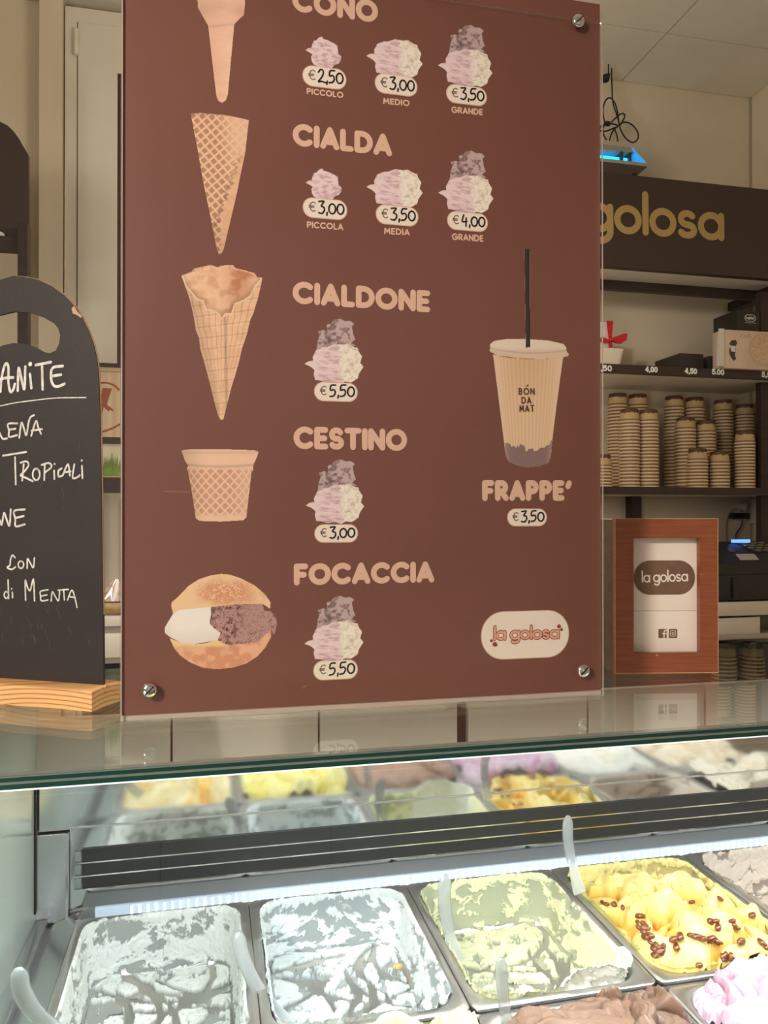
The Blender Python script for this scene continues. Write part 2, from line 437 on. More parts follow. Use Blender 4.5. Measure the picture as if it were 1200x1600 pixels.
# tall cupboard door in the back wall, left
dl = front_plane(YB)
xs = [PY(px, 500, YB).x for px in (67, 104, 123, 190)]
zt = PY(110, 22, YB).z; zl = PY(124, 48, YB).z
door = struct(MB().box(xs[2] + .004, xs[3] + .75, YB - .052, YB - .014, .01, zl).build('door_1', M_door))
b = MB(); b.box(xs[1], xs[2], YB - .045, YB, 0, zt); b.box(xs[2], xs[3] + .8, YB - .045, YB, zl + .004, zt)
b.build('door_frame', M_door, door)
b = MB(); b.box(xs[0], xs[1] - .004, YB - .07, YB, 0, ZCEIL); b.build('casing', M_wall, door)
for zz in (PY(118, 80, YB).z, PY(118, 620, YB).z):
    b = MB(); hx = PY(119.5, 80, YB - .05).x
    b.lathe([(.0085, -.045), (.0085, .045)], (hx, YB - .058, zz), 12); b.lathe([(.0095, -.001), (.0095, .001)], (hx, YB - .058, zz + .006), 12)
    b.build('hinge', M_door, door, smooth=True)

# ================================================================== the gelato counter
ZG = ZC - .272; ZP = ZC - .657
GX0, GX1 = -1.05, 1.85
YE, YGB, YRW = .875, 1.452, 1.40
XW = PY(58, 1400, YRW).x        # partition on the left
ct = thing('gelato_counter', (.4, 1.0, 0), 'stainless steel gelato display counter with thick green-edged glass top', 'display counter')
b = MB()
T = .0056
b.add([(GX0, YE, ZG), (GX1, YE, ZG), (GX1, YGB, ZG), (GX0, YGB, ZG)], [(0, 1, 2, 3)], 0)
b.add([(GX0, YE, ZG - T), (GX1, YE, ZG - T), (GX1, YGB, ZG - T), (GX0, YGB, ZG - T)], [(3, 2, 1, 0)], 0)
b.add([(GX0, YE, ZG - T), (GX1, YE, ZG - T), (GX1, YE, ZG), (GX0, YE, ZG)], [(0, 1, 2, 3)], 1)
b.add([(GX0, YGB, ZG - T), (GX1, YGB, ZG - T), (GX1, YGB, ZG), (GX0, YGB, ZG)], [(3, 2, 1, 0)], 1)
b.add([(GX0, YE, ZG - T), (GX0, YGB, ZG - T), (GX0, YGB, ZG), (GX0, YE, ZG)], [(3, 2, 1, 0)], 1)
b.add([(GX1, YE, ZG - T), (GX1, YGB, ZG - T), (GX1, YGB, ZG), (GX1, YE, ZG)], [(0, 1, 2, 3)], 1)
tag(b.build('glass_top', [M_glass, M_greenedge], ct), 'clear glass top with dark green edge')
box_obj('arris_highlight', M_greyline, GX0, GX1, YE - .0008, YE + .002, ZG - .0012, ZG + .0003, ct)  # pale strip in place of the highlight along the glass chamfer
box_obj('bond_line', M_greyline, GX0, GX1, YE - .001, YE + .012, ZG - T - .0026, ZG - T - .0002, ct)
# front pane: thick upper edge under the glass top, then a sloped pane towards the customer
b = MB(); b.box(GX0, GX1, YE - .0005, YE + .012, ZG - .0136, ZG - T - .0028, 0); b.build('front_glass_edge', M_greenedge, ct)
box_obj('led_profile', mat('glowing_aluminium', srgb(235, 238, 240), .35, emit=(.9, .96, 1), estr=.55), GX0, GX1, YE - .001, YE + .016, ZG - .0152, ZG - .0138, ct)  # emission added so this edge shows as a bright line
yb, zb = .47, .80
b = MB(); b.add([(GX0, YE + .002, ZG - .022), (GX1, YE + .002, ZG - .022), (GX1, yb, zb), (GX0, yb, zb)], [(0, 3, 2, 1)])
tag(b.build('front_glass', M_front, ct), 'sloped clear front glass')
# led bar tucked under the front edge, aimed down and back
b = MB(); b.box(GX0, GX1, YE + .0165, YE + .034, ZG - .0125, ZG - .0062); b.box(GX0, GX1, YE + .0312, YE + .034, ZG - .0180, ZG - .0126); b.build('led_bar_housing', mat('housing_white', srgb(206, 200, 192), .4), ct)
b = MB(); b.box(GX0, GX1, YE + .018, YE + .031, ZG - .0168, ZG - .0127)
tag(b.build('led_bar', M_ledbar, ct), 'lit cold white led bar')
# rear wall (heights below the eye at x=500)
hz = lambda y: PY(500, y, YRW).z
ZT = ZC - .343
x_lines = [PY(px, 1130, YRW).x for px in (268, 498, 722, 917)]
edges = [GX0] + x_lines + [x_lines[3] + .26, x_lines[3] + .52, GX1]
for i in range(len(edges) - 1):
    g0 = .011 if i == 3 else .002; g1 = .011 if i + 1 == 3 else .002
    box_obj('rear_door', mat('rear_door_satin', srgb(216, 199, 184), .4), edges[i] + g0, edges[i + 1] - g1, YRW - .004, YRW + .012, hz(1196), ZT, ct, .001)
box_obj('rear_door_backing', M_gap, GX0, GX1, YRW + .013, YRW + .02, hz(1196), ZT - .002, ct)
box_obj('upper_mirror_strip', M_mirror, XW, GX1, YRW - .012, YRW + .012, hz(1257), hz(1196.5), ct)
box_obj('seam', M_steel, XW, GX1, YRW - .014, YRW - .010, hz(1259), hz(1256.5), ct)
box_obj('lower_mirror_strip', M_mirror, XW, GX1, YRW - .008, YRW + .012, hz(1410), hz(1258), ct)
# air vent
xv0 = PY(130, 1345, YRW).x; z0, z1 = hz(1347.5), hz(1290)
va = box_obj('air_vent', mat('vent_black', srgb(38, 40, 40), .6), xv0, GX1, YRW - .012, YRW - .0085, z0, z1, ct)
for k in (1, 2, 3):
    zz = z1 + (z0 - z1) * k / 3
    box_obj('vent_slat', M_chrome, xv0 - .012, GX1, YRW - .0145, YRW - .0115, zz - .0011, zz + .0011, va)
for k in range(3):
    za = z1 + (z0 - z1) * (k + .12) / 3; zb_ = z1 + (z0 - z1) * (k + .88) / 3
    box_obj('vent_end_cap', mat('clear_end_cap', srgb(165, 172, 174), .2, trans=.3), xv0 - .013, xv0 - .001, YRW - .014, YRW - .009, zb_, za, va, .002)
# lower led strip with its chips
zl0, zl1 = hz(1396), hz(1377)
ls = tag(box_obj('led_strip', M_led, PY(150, 1410, YRW).x, GX1, YRW - .0115, YRW - .0085, zl0, zl1, ct, .001), 'pale blue lit led strip')
xx = PY(205, 1410, YRW).x
while xx < 1.3:
    box_obj('led_chip', M_leddot, xx, xx + .0035, YRW - .0125, YRW - .0112, zl0 + .003, zl1 - .003, ls); xx += .0135
box_obj('strip_cap', M_steel, PY(110, 1420, YRW).x, PY(150, 1420, YRW).x - .001, YRW - .0115, YRW - .0085, zl0, zl1, ct, .001)
# corner sheet left and partition
xc = PY(107, 1400, YRW).x
b = MB(); b.box(XW, xc, YRW - .02, YRW - .0135, ZP - .02, hz(1262), 0, .001); b.build('corner_sheet', M_steel, ct)
box_obj('corner_trim', M_chrome, xc - .001, xc + .003, YRW - .023, YRW - .0125, ZP - .02, hz(1262), ct)
M_part = mat('partition_glass', srgb(222, 236, 228), .09, color2=srgb(212, 230, 220), scale=5, spec=1.0, coat=.6, alpha=.75)
b = MB(); b.box(XW - .01, XW, .42, YRW + .012, ZP - .10, ZG - .009); tag(b.build('partition', M_part, ct), 'pale green glass partition')
box_obj('partition_seal', M_gap, XW, XW + .003, YRW - .026, YRW - .021, ZP, hz(1196), ct)
box_obj('partition_rail', M_steel, XW, XW + .022, .45, YRW - .021, ZP - .05, ZP - .012, ct, .003)
b = MB(); b.hexa([(XW + .022, .45, ZP - .03), (-.212, .45, ZP - .012), (-.212, YRW - .021, ZP - .012), (XW + .022, YRW - .021, ZP - .03),
                  (XW + .022, .45, ZP - .024), (-.212, .45, ZP - .006), (-.212, YRW - .021, ZP - .006), (XW + .022, YRW - .021, ZP - .024)])
b.build('side_ledge', M_steel, ct)
b = MB(); b.hexa([(-.212, 1.3455, ZP - .03), (GX1, 1.3455, ZP - .03), (GX1, YRW - .013, ZP - .04), (-.212, YRW - .013, ZP - .04),
                  (-.212, 1.3455, ZP - .003), (GX1, 1.3455, ZP - .003), (GX1, YRW - .013, ZP - .026), (-.212, YRW - .013, ZP - .026)]); b.build('rear_ledge', mat('ledge_satin', srgb(188, 192, 194), .45, .3), ct)
box_obj('well', M_steel, GX0, GX1, .45, YRW + .02, ZP - .2, ZP - .13, ct)
box_obj('cross_bar', M_steel, XW, GX1, .9703, .9803, ZP - .06, ZP - .006, ct)
box_obj('base', mat('counter_base', srgb(92, 62, 48), .45, color2=srgb(80, 52, 40), scale=5, stretch=(1, 1, 8)), GX0, GX1, .5, YRW + .05, .08, ZP - .2, ct)
box_obj('plinth', M_gap, GX0 + .03, GX1 - .03, .55, YRW, 0, .08, ct)
for xq in (GX0 + .02, GX1 - .02):
    box_obj('glass_post', M_steel, xq - .012, xq + .012, YRW + .014, YRW + .04, ZP - .2, ZG - T - .0005, ct)

# ================================================================== pans
PW, PH = .1374, .181
def rrl(hw, hh, r, z, n=8):
    return [(u, v, z) for u, v in rrect(0, 0, hw, hh, r, n)]
def pan_profile(s):
    """s 0..1 from middle of the floor up the wall -> (scale along, z below rim, radius)"""
    return s
PD = .088
def make_pan():
    b = MB()
    L = [rrl(PW - .001, PH - .001, .012, -.010), rrl(PW, PH, .013, -.006), rrl(PW, PH, .013, -.0012), rrl(PW - .0015, PH - .0015, .013, 0),
         rrl(PW - .011, PH - .011, .045, 0), rrl(PW - .014, PH - .014, .045, -.003), rrl(PW - .022, PH - .022, .044, -PD + .02),
         rrl(PW - .026, PH - .026, .042, -PD + .007), rrl(PW - .034, PH - .034, .036, -PD), rrl(.02, .03, .015, -PD)]
    b.loops(L, 0, True, False, True)
    O = [rrl(PW - .001, PH - .001, .012, -.010), rrl(PW - .012, PH - .012, .044, -.009), rrl(PW - .021, PH - .021, .044, -PD + .015), rrl(PW - .03, PH - .03, .04, -PD - .002)]
    b.loops(O[::-1], 0, True, True, False)
    return b
cxs = [-.0725, .204, .4805, .757, 1.0335, 1.31]
YBK, YFR = 1.1625, .7885
flav_b = ['white', 'blue-white', 'pale green', 'yellow raisin', 'pale brown ripple', 'cream']
pan0 = None
PANS = {}
plabel = {(0, 0): 'steel pan of nearly finished white gelato beside the glass partition', (0, 1): 'steel pan of scraped white gelato with an orange crumb in it',
          (0, 2): 'steel pan of scraped pale green gelato', (0, 3): 'steel pan heaped with yellow raisin gelato', (0, 4): 'steel pan of pale brown streaked gelato',
          (0, 5): 'steel pan of cream gelato beside the pale brown one', (1, 0): 'steel pan of orange-yellow gelato in front of the finished white one', (1, 1): 'steel pan of yellow gelato with green pistachio bits',
          (1, 2): 'steel pan of chocolate brown gelato', (1, 3): 'steel pan of pink and white gelato', (1, 4): 'steel pan of white gelato beside the pink one', (1, 5): 'steel pan of beige gelato beside the white and pink ones'}
for r, yy in ((0, YBK), (1, YFR)):
    for c, xx in enumerate(cxs):
        loc = (xx, yy, ZP)
        if pan0 is None:
            pan0 = make_pan().build('gelato_pan', M_pan, None, smooth=True, base=(0, 0, 0), sharp=50); pan0.location = loc; o = pan0
        else:
            o = pan0.copy(); COL.objects.link(o); o.location = loc
        ORG[o.name] = Vector(loc); tag(o, plabel[(r, c)], 'pan', 'gelato pans in the counter')

# ================================================================== gelato
M_gel = attr_mat('gelato', .40, .35, bump=.16, bscale=300)
NG = 260
def pan_param(N=NG):
    g = np.linspace(-1, 1, N); U, V = np.meshgrid(g, g)
    m = np.maximum(np.abs(U), np.abs(V)); m1 = np.maximum(m, 1e-6)
    du, dv = U / m1, V / m1                      # on the unit square outline
    # rounded corner pull
    def rnd(hw, hh, r):
        x = du * hw; y = dv * hh
        ax, ay = np.abs(x), np.abs(y); ex = ax - (hw - r); ey = ay - (hh - r)
        cor = (ex > 0) & (ey > 0); d = np.sqrt(np.maximum(ex, 0) ** 2 + np.maximum(ey, 0) ** 2); k = np.where(cor & (d > 1e-9), r / np.maximum(d, 1e-9), 1.0)
        nx = np.where(cor, np.sign(x) * ((hw - r) + ex * k), x); ny = np.where(cor, np.sign(y) * ((hh - r) + ey * k), y)
        return nx, ny
    return U, V, m, rnd
def pan_surface(N=NG):
    U, V, m, rnd = pan_param(N)
    # stations up the wall: m, inset, radius, z
    st = [(0.0, None, None, -PD), (.60, .036, .036, -PD), (.66, .028, .042, -PD + .005), (.72, .0225, .044, -PD + .02), (.98, .0145, .045, -.0035), (1.0, .0115, .045, .0)]
    X = np.zeros_like(U); Y = np.zeros_like(U); Z = np.full_like(U, -PD)
    x0, y0 = rnd(PW - .036, PH - .036, .036); f = np.clip(m / .60, 0, 1); X = x0 * f; Y = y0 * f
    for (ma, ia, ra, za), (mb_, ib, rb, zb2) in zip(st[1:], st[2:]):
        xa, ya = rnd(PW - ia, PH - ia, ra); xb, yb2 = rnd(PW - ib, PH - ib, rb); t = (m - ma) / (mb_ - ma); k = (m > ma) & (m <= mb_ + 1e-9)
        X = np.where(k, xa + (xb - xa) * t, X); Y = np.where(k, ya + (yb2 - ya) * t, Y); Z = np.where(k, za + (zb2 - za) * t, Z)
    return X, Y, Z, m
def normals(X, Y, Z):
    P = np.stack([X, Y, Z], -1); a = np.gradient(P, axis=1); b2 = np.gradient(P, axis=0); n = np.cross(a, b2)
    return n / np.maximum(np.linalg.norm(n, axis=-1, keepdims=True), 1e-9)

def smear(cx, cy, seed, base, film, cover=.56, heap=None, angle=.6, N=340, grooves=15, rough=1.0):
    """scraped remains on floor and walls: a thin film, thick torn ridges, bare spatula paths"""
    X, Y, Z, m = pan_surface(N); n = normals(X, Y, Z)
    A = X + .6 * Z * np.sign(X) * smooth(.6, .7, m); B = Y + .8 * Z
    ca, sa = math.cos(angle), math.sin(angle); a = A * ca + B * sa; b2 = -A * sa + B * ca
    wx = fbm(A * 22, B * 22, seed + 40, 4) - .5; wy = fbm(A * 22 + 9, B * 22 + 4, seed + 50, 4) - .5
    s1 = fbm(a * 16 + wx * 3.0, b2 * 46 + wy * 3.0, seed, 5, .58)
    s2 = fbm(A * 95 + wx * 3, B * 95 + wy * 3, seed + 11, 4, .6)
    s3 = fbm(A * 12 + wx, B * 12, seed + 21, 3)
    wallm = smooth(.60, .74, m)
    cov = (s1 * .46 + s2 * .27 + s3 * .27)
    # walls: long horizontal wipes
    h = (Z + PD) / PD; per = np.arctan2(Y, X)
    w1 = fbm(per * 5 + wx, h * 5.5 + wy * 2.2 + .5 * np.sin(per * 3), seed + 70, 5, .6)
    cov = cov * (1 - wallm) + (w1 * .62 + s2 * .24 + s3 * .14) * wallm
    rs = np.random.RandomState(seed); gro = np.zeros_like(X)
    for k in range(grooves):
        px, py = rs.uniform(-.09, .09), rs.uniform(-.14, .12); th = rs.uniform(-.5, .9) + PI / 2 * (k % 2); cu = rs.uniform(-9, 9)
        lx = (X - px) * math.cos(th) + (Y - py) * math.sin(th); ly = -(X - px) * math.sin(th) + (Y - py) * math.cos(th) + cu * lx * lx
        gro = np.maximum(gro, smooth(.0070, .0036, np.abs(ly + wx * .016)) * smooth(.09, .06, np.abs(lx)))
    edge = smooth(.955, .995, m) * smooth(.35, .6, s3 + s2 * .4)
    crease = smooth(.615, .64, m) * smooth(.69, .665, m)
    gr = gro * (1 - wallm)
    film_c = s3 * .55 + s1 * .25 + w1 * .2 * wallm + .06 * wallm + .5 * (.2 * (1 - wallm)) - (.40 - (cover - .5)) - gr * .8 - crease * .16
    cov = cov - (1 - cover) - gr * .40 - crease * .13 + edge * .12 - .012
    tk = smooth(.0, .022, cov)                       # thick torn part over the film
    th = np.maximum(np.where(film_c > 0, .02, -.02), cov * 2)
    t = .0006 + tk * (.0020 + .0030 * np.clip(s2 - .35, 0, 1) * rough + .008 * np.clip(cov, 0, .2))
    t = np.where(th > 0, t, -.0006)
    P = np.stack([X, Y, Z], -1) + n * t[..., None]
    P[..., 2] += (1 - wallm) * tk * .003
    # ragged crumbs that stand over the rim
    P[..., 2] += edge * tk * .004 * s2
    if heap is not None:
        hx, hy, hr, hh = heap
        d = np.sqrt(((X - hx) / hr[0]) ** 2 + ((Y - hy) / hr[1]) ** 2); hp = np.clip(1 - d * d, 0, 1) ** .6 * (.75 + .5 * fbm(A * 14, B * 30, seed + 60, 2))
        P[..., 2] += hp * hh - np.where(hp > .04, tk * .002, 0); th = np.maximum(th, np.where(hp > .04, .12, -.06)); tk = np.maximum(tk, smooth(.02, .1, hp))
    P += np.array([cx, cy, ZP])
    cells = lambda q: (q[:-1, :-1] + q[1:, :-1] + q[:-1, 1:] + q[1:, 1:]) / 4
    ok = cells(th) > 0
    c = mixc(np.array(srgb(*film))[None, None], np.array(srgb(*base))[None, None], np.clip(tk * .9 + smooth(.0, .05, th) * .2, 0, 1))
    if heap is not None: c = mixc(c, np.array(srgb(246, 247, 234))[None, None], smooth(.06, .3, hp))
    return P, ok, c
def gelato_obj(P, ok, c, label, name='gelato', cat='gelato'):
    return tag(grid_mesh(name, P, ok, c, M_gel, smoothf=True), label, cat, 'gelato in the pans')

P, ok, c = smear(cxs[0], YBK, 3, (240, 243, 238), (156, 159, 154), .545)
gelato_obj(P, ok, c, 'thin scraped remains of white gelato in the pan beside the partition')
P, ok, c = smear(cxs[1], YBK, 101, (234, 241, 240), (156, 164, 164), .555, angle=1.3)
gelato_obj(P, ok, c, 'scraped bluish white gelato with a small orange crumb on it')
P, ok, c = smear(cxs[2], YBK, 205, (238, 239, 200), (172, 176, 152), .52, heap=(.05, -.125, (.085, .055), .040), angle=.2)
gelato_obj(P, ok, c, 'scraped pale green gelato with a smooth lump left at one corner')

def mound(cx, cy, seed, cols, lo=-.02, amp=.05, dome=.03, fold=1.0, fine=.0, tilt=0.0, rid_h=.020, N=260, step_h=.009):
    """a heaped, folded fill with the colours of its ripples"""
    U, V, m, rnd = pan_param(N); x, y = rnd(PW - .0135, PH - .0135, .045); X = x * m; Y = y * m
    wx = fbm(X * 10, Y * 10, seed, 3) - .5; wy = fbm(X * 10 + 3, Y * 10 + 8, seed + 5, 3) - .5
    a = X * 13 + wx * 3.2 * fold; b2 = Y * 9 + wy * 3.2 * fold
    f = fbm(a, b2, seed + 9, 2, .3); rid = np.abs(f - .5) * 2
    f2 = fbm(a * 1.9 + 4, b2 * 1.9, seed + 15, 2, .4); r2 = np.abs(f2 - .5) * 2
    step = np.abs(((f * 4.2 + f2 * .6) % 1) - .0)        # overlapping sheets left by the paddle
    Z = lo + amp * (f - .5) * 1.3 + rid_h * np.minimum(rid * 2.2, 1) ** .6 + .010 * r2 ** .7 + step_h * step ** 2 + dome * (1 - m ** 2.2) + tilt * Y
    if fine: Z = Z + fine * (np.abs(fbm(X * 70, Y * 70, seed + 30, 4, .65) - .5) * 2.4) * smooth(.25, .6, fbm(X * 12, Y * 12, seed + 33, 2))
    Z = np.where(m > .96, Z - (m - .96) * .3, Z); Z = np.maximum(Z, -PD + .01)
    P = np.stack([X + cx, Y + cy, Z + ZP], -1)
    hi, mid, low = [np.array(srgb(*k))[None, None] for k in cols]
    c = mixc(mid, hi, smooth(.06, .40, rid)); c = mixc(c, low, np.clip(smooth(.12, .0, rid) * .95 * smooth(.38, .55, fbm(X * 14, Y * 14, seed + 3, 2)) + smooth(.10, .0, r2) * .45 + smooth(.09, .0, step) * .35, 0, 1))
    return P, np.ones((N - 1, N - 1), bool), c
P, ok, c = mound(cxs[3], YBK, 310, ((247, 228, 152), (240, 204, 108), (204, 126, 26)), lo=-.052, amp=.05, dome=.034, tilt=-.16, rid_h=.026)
YELLOW = P
yg = gelato_obj(P, ok, c, 'yellow gelato heaped in folds with caramel streaks and raisins')
P2, ok2, c2 = smear(cxs[3], YBK, 320, (240, 230, 158), (196, 182, 128), .55)
X_, Y_, Z_, m_ = pan_surface(340); cellm = (m_[:-1, :-1] > .70)
grid_mesh('wall_smear', P2, ok2 & cellm, c2, M_gel, yg, smoothf=True)
P, ok, c = smear(cxs[4], YBK, 410, (216, 204, 190), (150, 134, 122), .60); gelato_obj(P, ok, c, 'pale brown gelato smeared with cream streaks')
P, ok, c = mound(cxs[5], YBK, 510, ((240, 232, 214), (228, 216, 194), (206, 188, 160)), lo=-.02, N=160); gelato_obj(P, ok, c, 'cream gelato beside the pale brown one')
FRONT = [(((250, 236, 190), (240, 212, 130), (214, 140, 50)), 'orange-yellow gelato in front of the finished white one', 610, -.03, 0),
         (((246, 238, 170), (236, 222, 130), (176, 160, 50)), 'yellow gelato with rough green pistachio bits', 640, -.004, .012),
         (((142, 112, 94), (120, 90, 73), (84, 58, 45)), 'chocolate brown gelato with a rough raised edge', 670, .002, .004),
         (((208, 188, 198), (190, 154, 172), (136, 74, 96)), 'pink and white rippled gelato', 700, .006, .007),
         (((240, 238, 226), (230, 226, 210), (206, 198, 176)), 'white gelato beside the pink one', 730, -.015, 0),
         (((226, 212, 188), (206, 188, 160), (150, 124, 98)), 'beige gelato beside the white one', 760, -.01, 0)]
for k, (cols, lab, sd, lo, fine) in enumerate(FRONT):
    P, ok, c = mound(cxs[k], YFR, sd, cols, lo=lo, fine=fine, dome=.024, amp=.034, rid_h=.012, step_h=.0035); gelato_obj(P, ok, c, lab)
# ================================================================== menu board
YM = 1.076
mp = front_plane(YM)
bx0, bz0 = mp.uv(190, 1118); bx1, _ = mp.uv(938.5, 1080); bzt = mp.uv(935.5, 6.5)[1]
M_print = mat('menu_print_brown', srgb(122, 76, 63), .45, color2=srgb(118, 72, 60), scale=3, bump=.03, bscale=500)
mb_ = thing('menu_board', ((bx0 + bx1) / 2, YM, ZG), 'tall brown acrylic menu board with cone pictures and handwritten prices', 'menu board')
b = MB(); b.box(bx0, bx1, YM, YM + .002, bz0, bzt); tag(b.build('printed_sheet', M_print, mb_), 'brown printed sheet')
b = MB(); b.box(bx0 - .0015, bx1 + .0015, YM + .0022, YM + .006, ZG, bzt + .02); b.build('back_sheet', [mat('back_acrylic', srgb(190, 172, 158), .25)], mb_)
zft = mp.uv(935.5, 39.5)[1]
# clear cover: front and back faces are panes, the sawn edges catch the light
b = MB(); x0, x1, y0, y1, z0, z1 = bx0 - .0015, bx1 + .0015, YM - .0065, YM - .0025, ZG, zft
b.add([(x0, y0, z0), (x1, y0, z0), (x1, y0, z1), (x0, y0, z1)], [(0, 1, 2, 3)], 0)
b.add([(x0, y1, z0), (x1, y1, z0), (x1, y1, z1), (x0, y1, z1)], [(3, 2, 1, 0)], 0)
b.add([(x0, y0, z1), (x1, y0, z1), (x1, y1, z1), (x0, y1, z1)], [(0, 1, 2, 3)], 1)
b.add([(x0, y0, z0), (x1, y0, z0), (x1, y1, z0), (x0, y1, z0)], [(3, 2, 1, 0)], 1)
b.add([(x0, y0, z0), (x0, y1, z0), (x0, y1, z1), (x0, y0, z1)], [(3, 2, 1, 0)], 1)
b.add([(x1, y0, z0), (x1, y1, z0), (x1, y1, z1), (x1, y0, z1)], [(0, 1, 2, 3)], 1)
tag(b.build('clear_cover', [M_acryl, M_aedge], mb_), 'clear acrylic cover sheet')
for px, py in ((234.5, 1076), (907, 1046), (899, 39), (262, -62)):
    u, v = mp.uv(px, py); r = .0098
    s = MB().lathe([(r * .8, 0.0), (r, .0015), (r, .0045), (r * .8, .0068), (r * .35, .0076), (.0005, .0078)], (u, YM - .0066, v), 20, axis='y').build('screw', M_chrome, mb_, smooth=True, sharp=60)
    sp = Plane((u, YM - .0146, v), (1, 0, 0), (0, 0, 1), (0, -1, 0))
    MB().strokes(sp, [[(-.005, -.005), (.005, .005)]], .0018, 0).build('screw_slot', M_gap, s)

def lin(*c): return np.array(srgb(*c))[None, None]
_CRn = np.array(CR)
def picture(name, x0, y0, x1, y1, fn, plane_Y, off, parent, step=.7, local=False):
    nx = int((x1 - x0) / step) + 1; ny = int((y1 - y0) / step) + 1
    gx = np.linspace(x0, x1, nx); gy = np.linspace(y1, y0, ny); X, Y = np.meshgrid(gx, gy)
    D = np.stack([(X - 600) / FPX, (800 - Y) / FPX, -np.ones_like(X)], -1) @ _CRn.T
    P = D * (plane_Y / D[..., 1:2]) + np.array([0, 0, ZC]); P[..., 1] -= off
    cX = (X[:-1, :-1] + X[1:, 1:]) / 2; cY = (Y[:-1, :-1] + Y[1:, 1:]) / 2
    ok = fn(cX, cY)[0]; col = fn(X, Y)[1]
    return grid_mesh(name, P, ok, np.clip(col, 0, 1), M_pic, parent, ORG[parent.name])
def dist_line(pts, X, Y):
    d = np.full(X.shape, 1e9)
    for (x0, y0), (x1, y1) in zip(pts[:-1], pts[1:]):
        dx, dy = x1 - x0, y1 - y0; t = np.clip(((X - x0) * dx + (Y - y0) * dy) / (dx * dx + dy * dy), 0, 1)
        d = np.minimum(d, np.hypot(X - x0 - t * dx, Y - y0 - t * dy))
    return d
M_pic = attr_mat('printed_picture', .45, .3)
OFFP, OFFW = .0004, .0012

# -- wafer cone at the top
cone1 = [(304, -56), (386, -56), (388, -48), (384, -30), (383, 5), (381, 24), (372, 32), (366, 39), (365, 50), (356, 148), (353, 157), (347, 161), (341, 158), (338, 150), (326, 48), (325, 40), (318, 28), (309, 12), (308, -30), (303, -48)]
def f_cone1(X, Y):
    t = (X - 346) / 40.0
    c = lin(234, 188, 160) + (fbm(X * .05, Y * .12, 5) - .5)[..., None] * .10
    c = c * (1 - .16 * smooth(-.1, -1, t))[..., None] + .05 * smooth(-.2, .3, t)[..., None] * smooth(.8, .3, t)[..., None]
    c = c * (1 - .18 * np.exp(-((Y - 40 + .1 * (X - 346)) / 2.5) ** 2))[..., None]
    c = c * (1 - .12 * np.exp(-((Y - 10 - .5 * (X - 346) ** 2 / 60) / 9.0) ** 2))[..., None]
    return inside(cone1, X, Y), c
picture('cone_picture', 300, -60, 392, 164, f_cone1, YM, OFFP, mb_)
# -- sugar cone
cone2 = [(298, 177.5), (312, 176.5), (330, 178), (352, 180), (372, 184), (389, 188), (387, 204), (383, 240), (377, 268), (371, 298), (359, 350), (350, 388), (346, 397), (342, 397.5), (339, 390), (328, 335), (318, 287), (308, 230), (303, 205)]
def f_cone2(X, Y):
    w = 1.0 + (Y - 180) / 500
    a = (X * .62 + Y * .74) / 10.5; b = (X * .68 - Y * .58) / 9.5
    ra = np.abs((a % 1) - .5) * 2; rb = np.abs((b % 1) - .5) * 2
    pit = smooth(.12, .45, 1 - ra) * smooth(.12, .45, 1 - rb)
    t = (X - 298) / 90.0; fade = smooth(.78, .35, t - (Y - 180) * .0016)
    c = mixc(lin(236, 194, 160), lin(176, 126, 98), pit * (.18 + .70 * fade))
    seam = X - (378 - (Y - 240) * .36 * 1.0 + 2.5 * np.sin(Y * .75) + 2 * np.sin(Y * .31)); on = smooth(232, 250, Y)
    edge = smooth(344, 346, X)
    c = mixc(c, lin(230, 184, 148) + (fbm(X * .12, Y * .12, 9) - .5)[..., None] * .18, on * smooth(-1, 1, seam) * edge)
    c = c * (1 - .45 * on * np.exp(-((seam + 1.5) / 1.8) ** 2))[..., None]
    c = c * (1 - .25 * smooth(8, 0, Y - 177))[..., None] * (1 - .2 * smooth(330, 398, Y))[..., None]
    return inside(cone2, X, Y), c
picture('cone_picture', 295, 173, 392, 401, f_cone2, YM, OFFP, mb_)
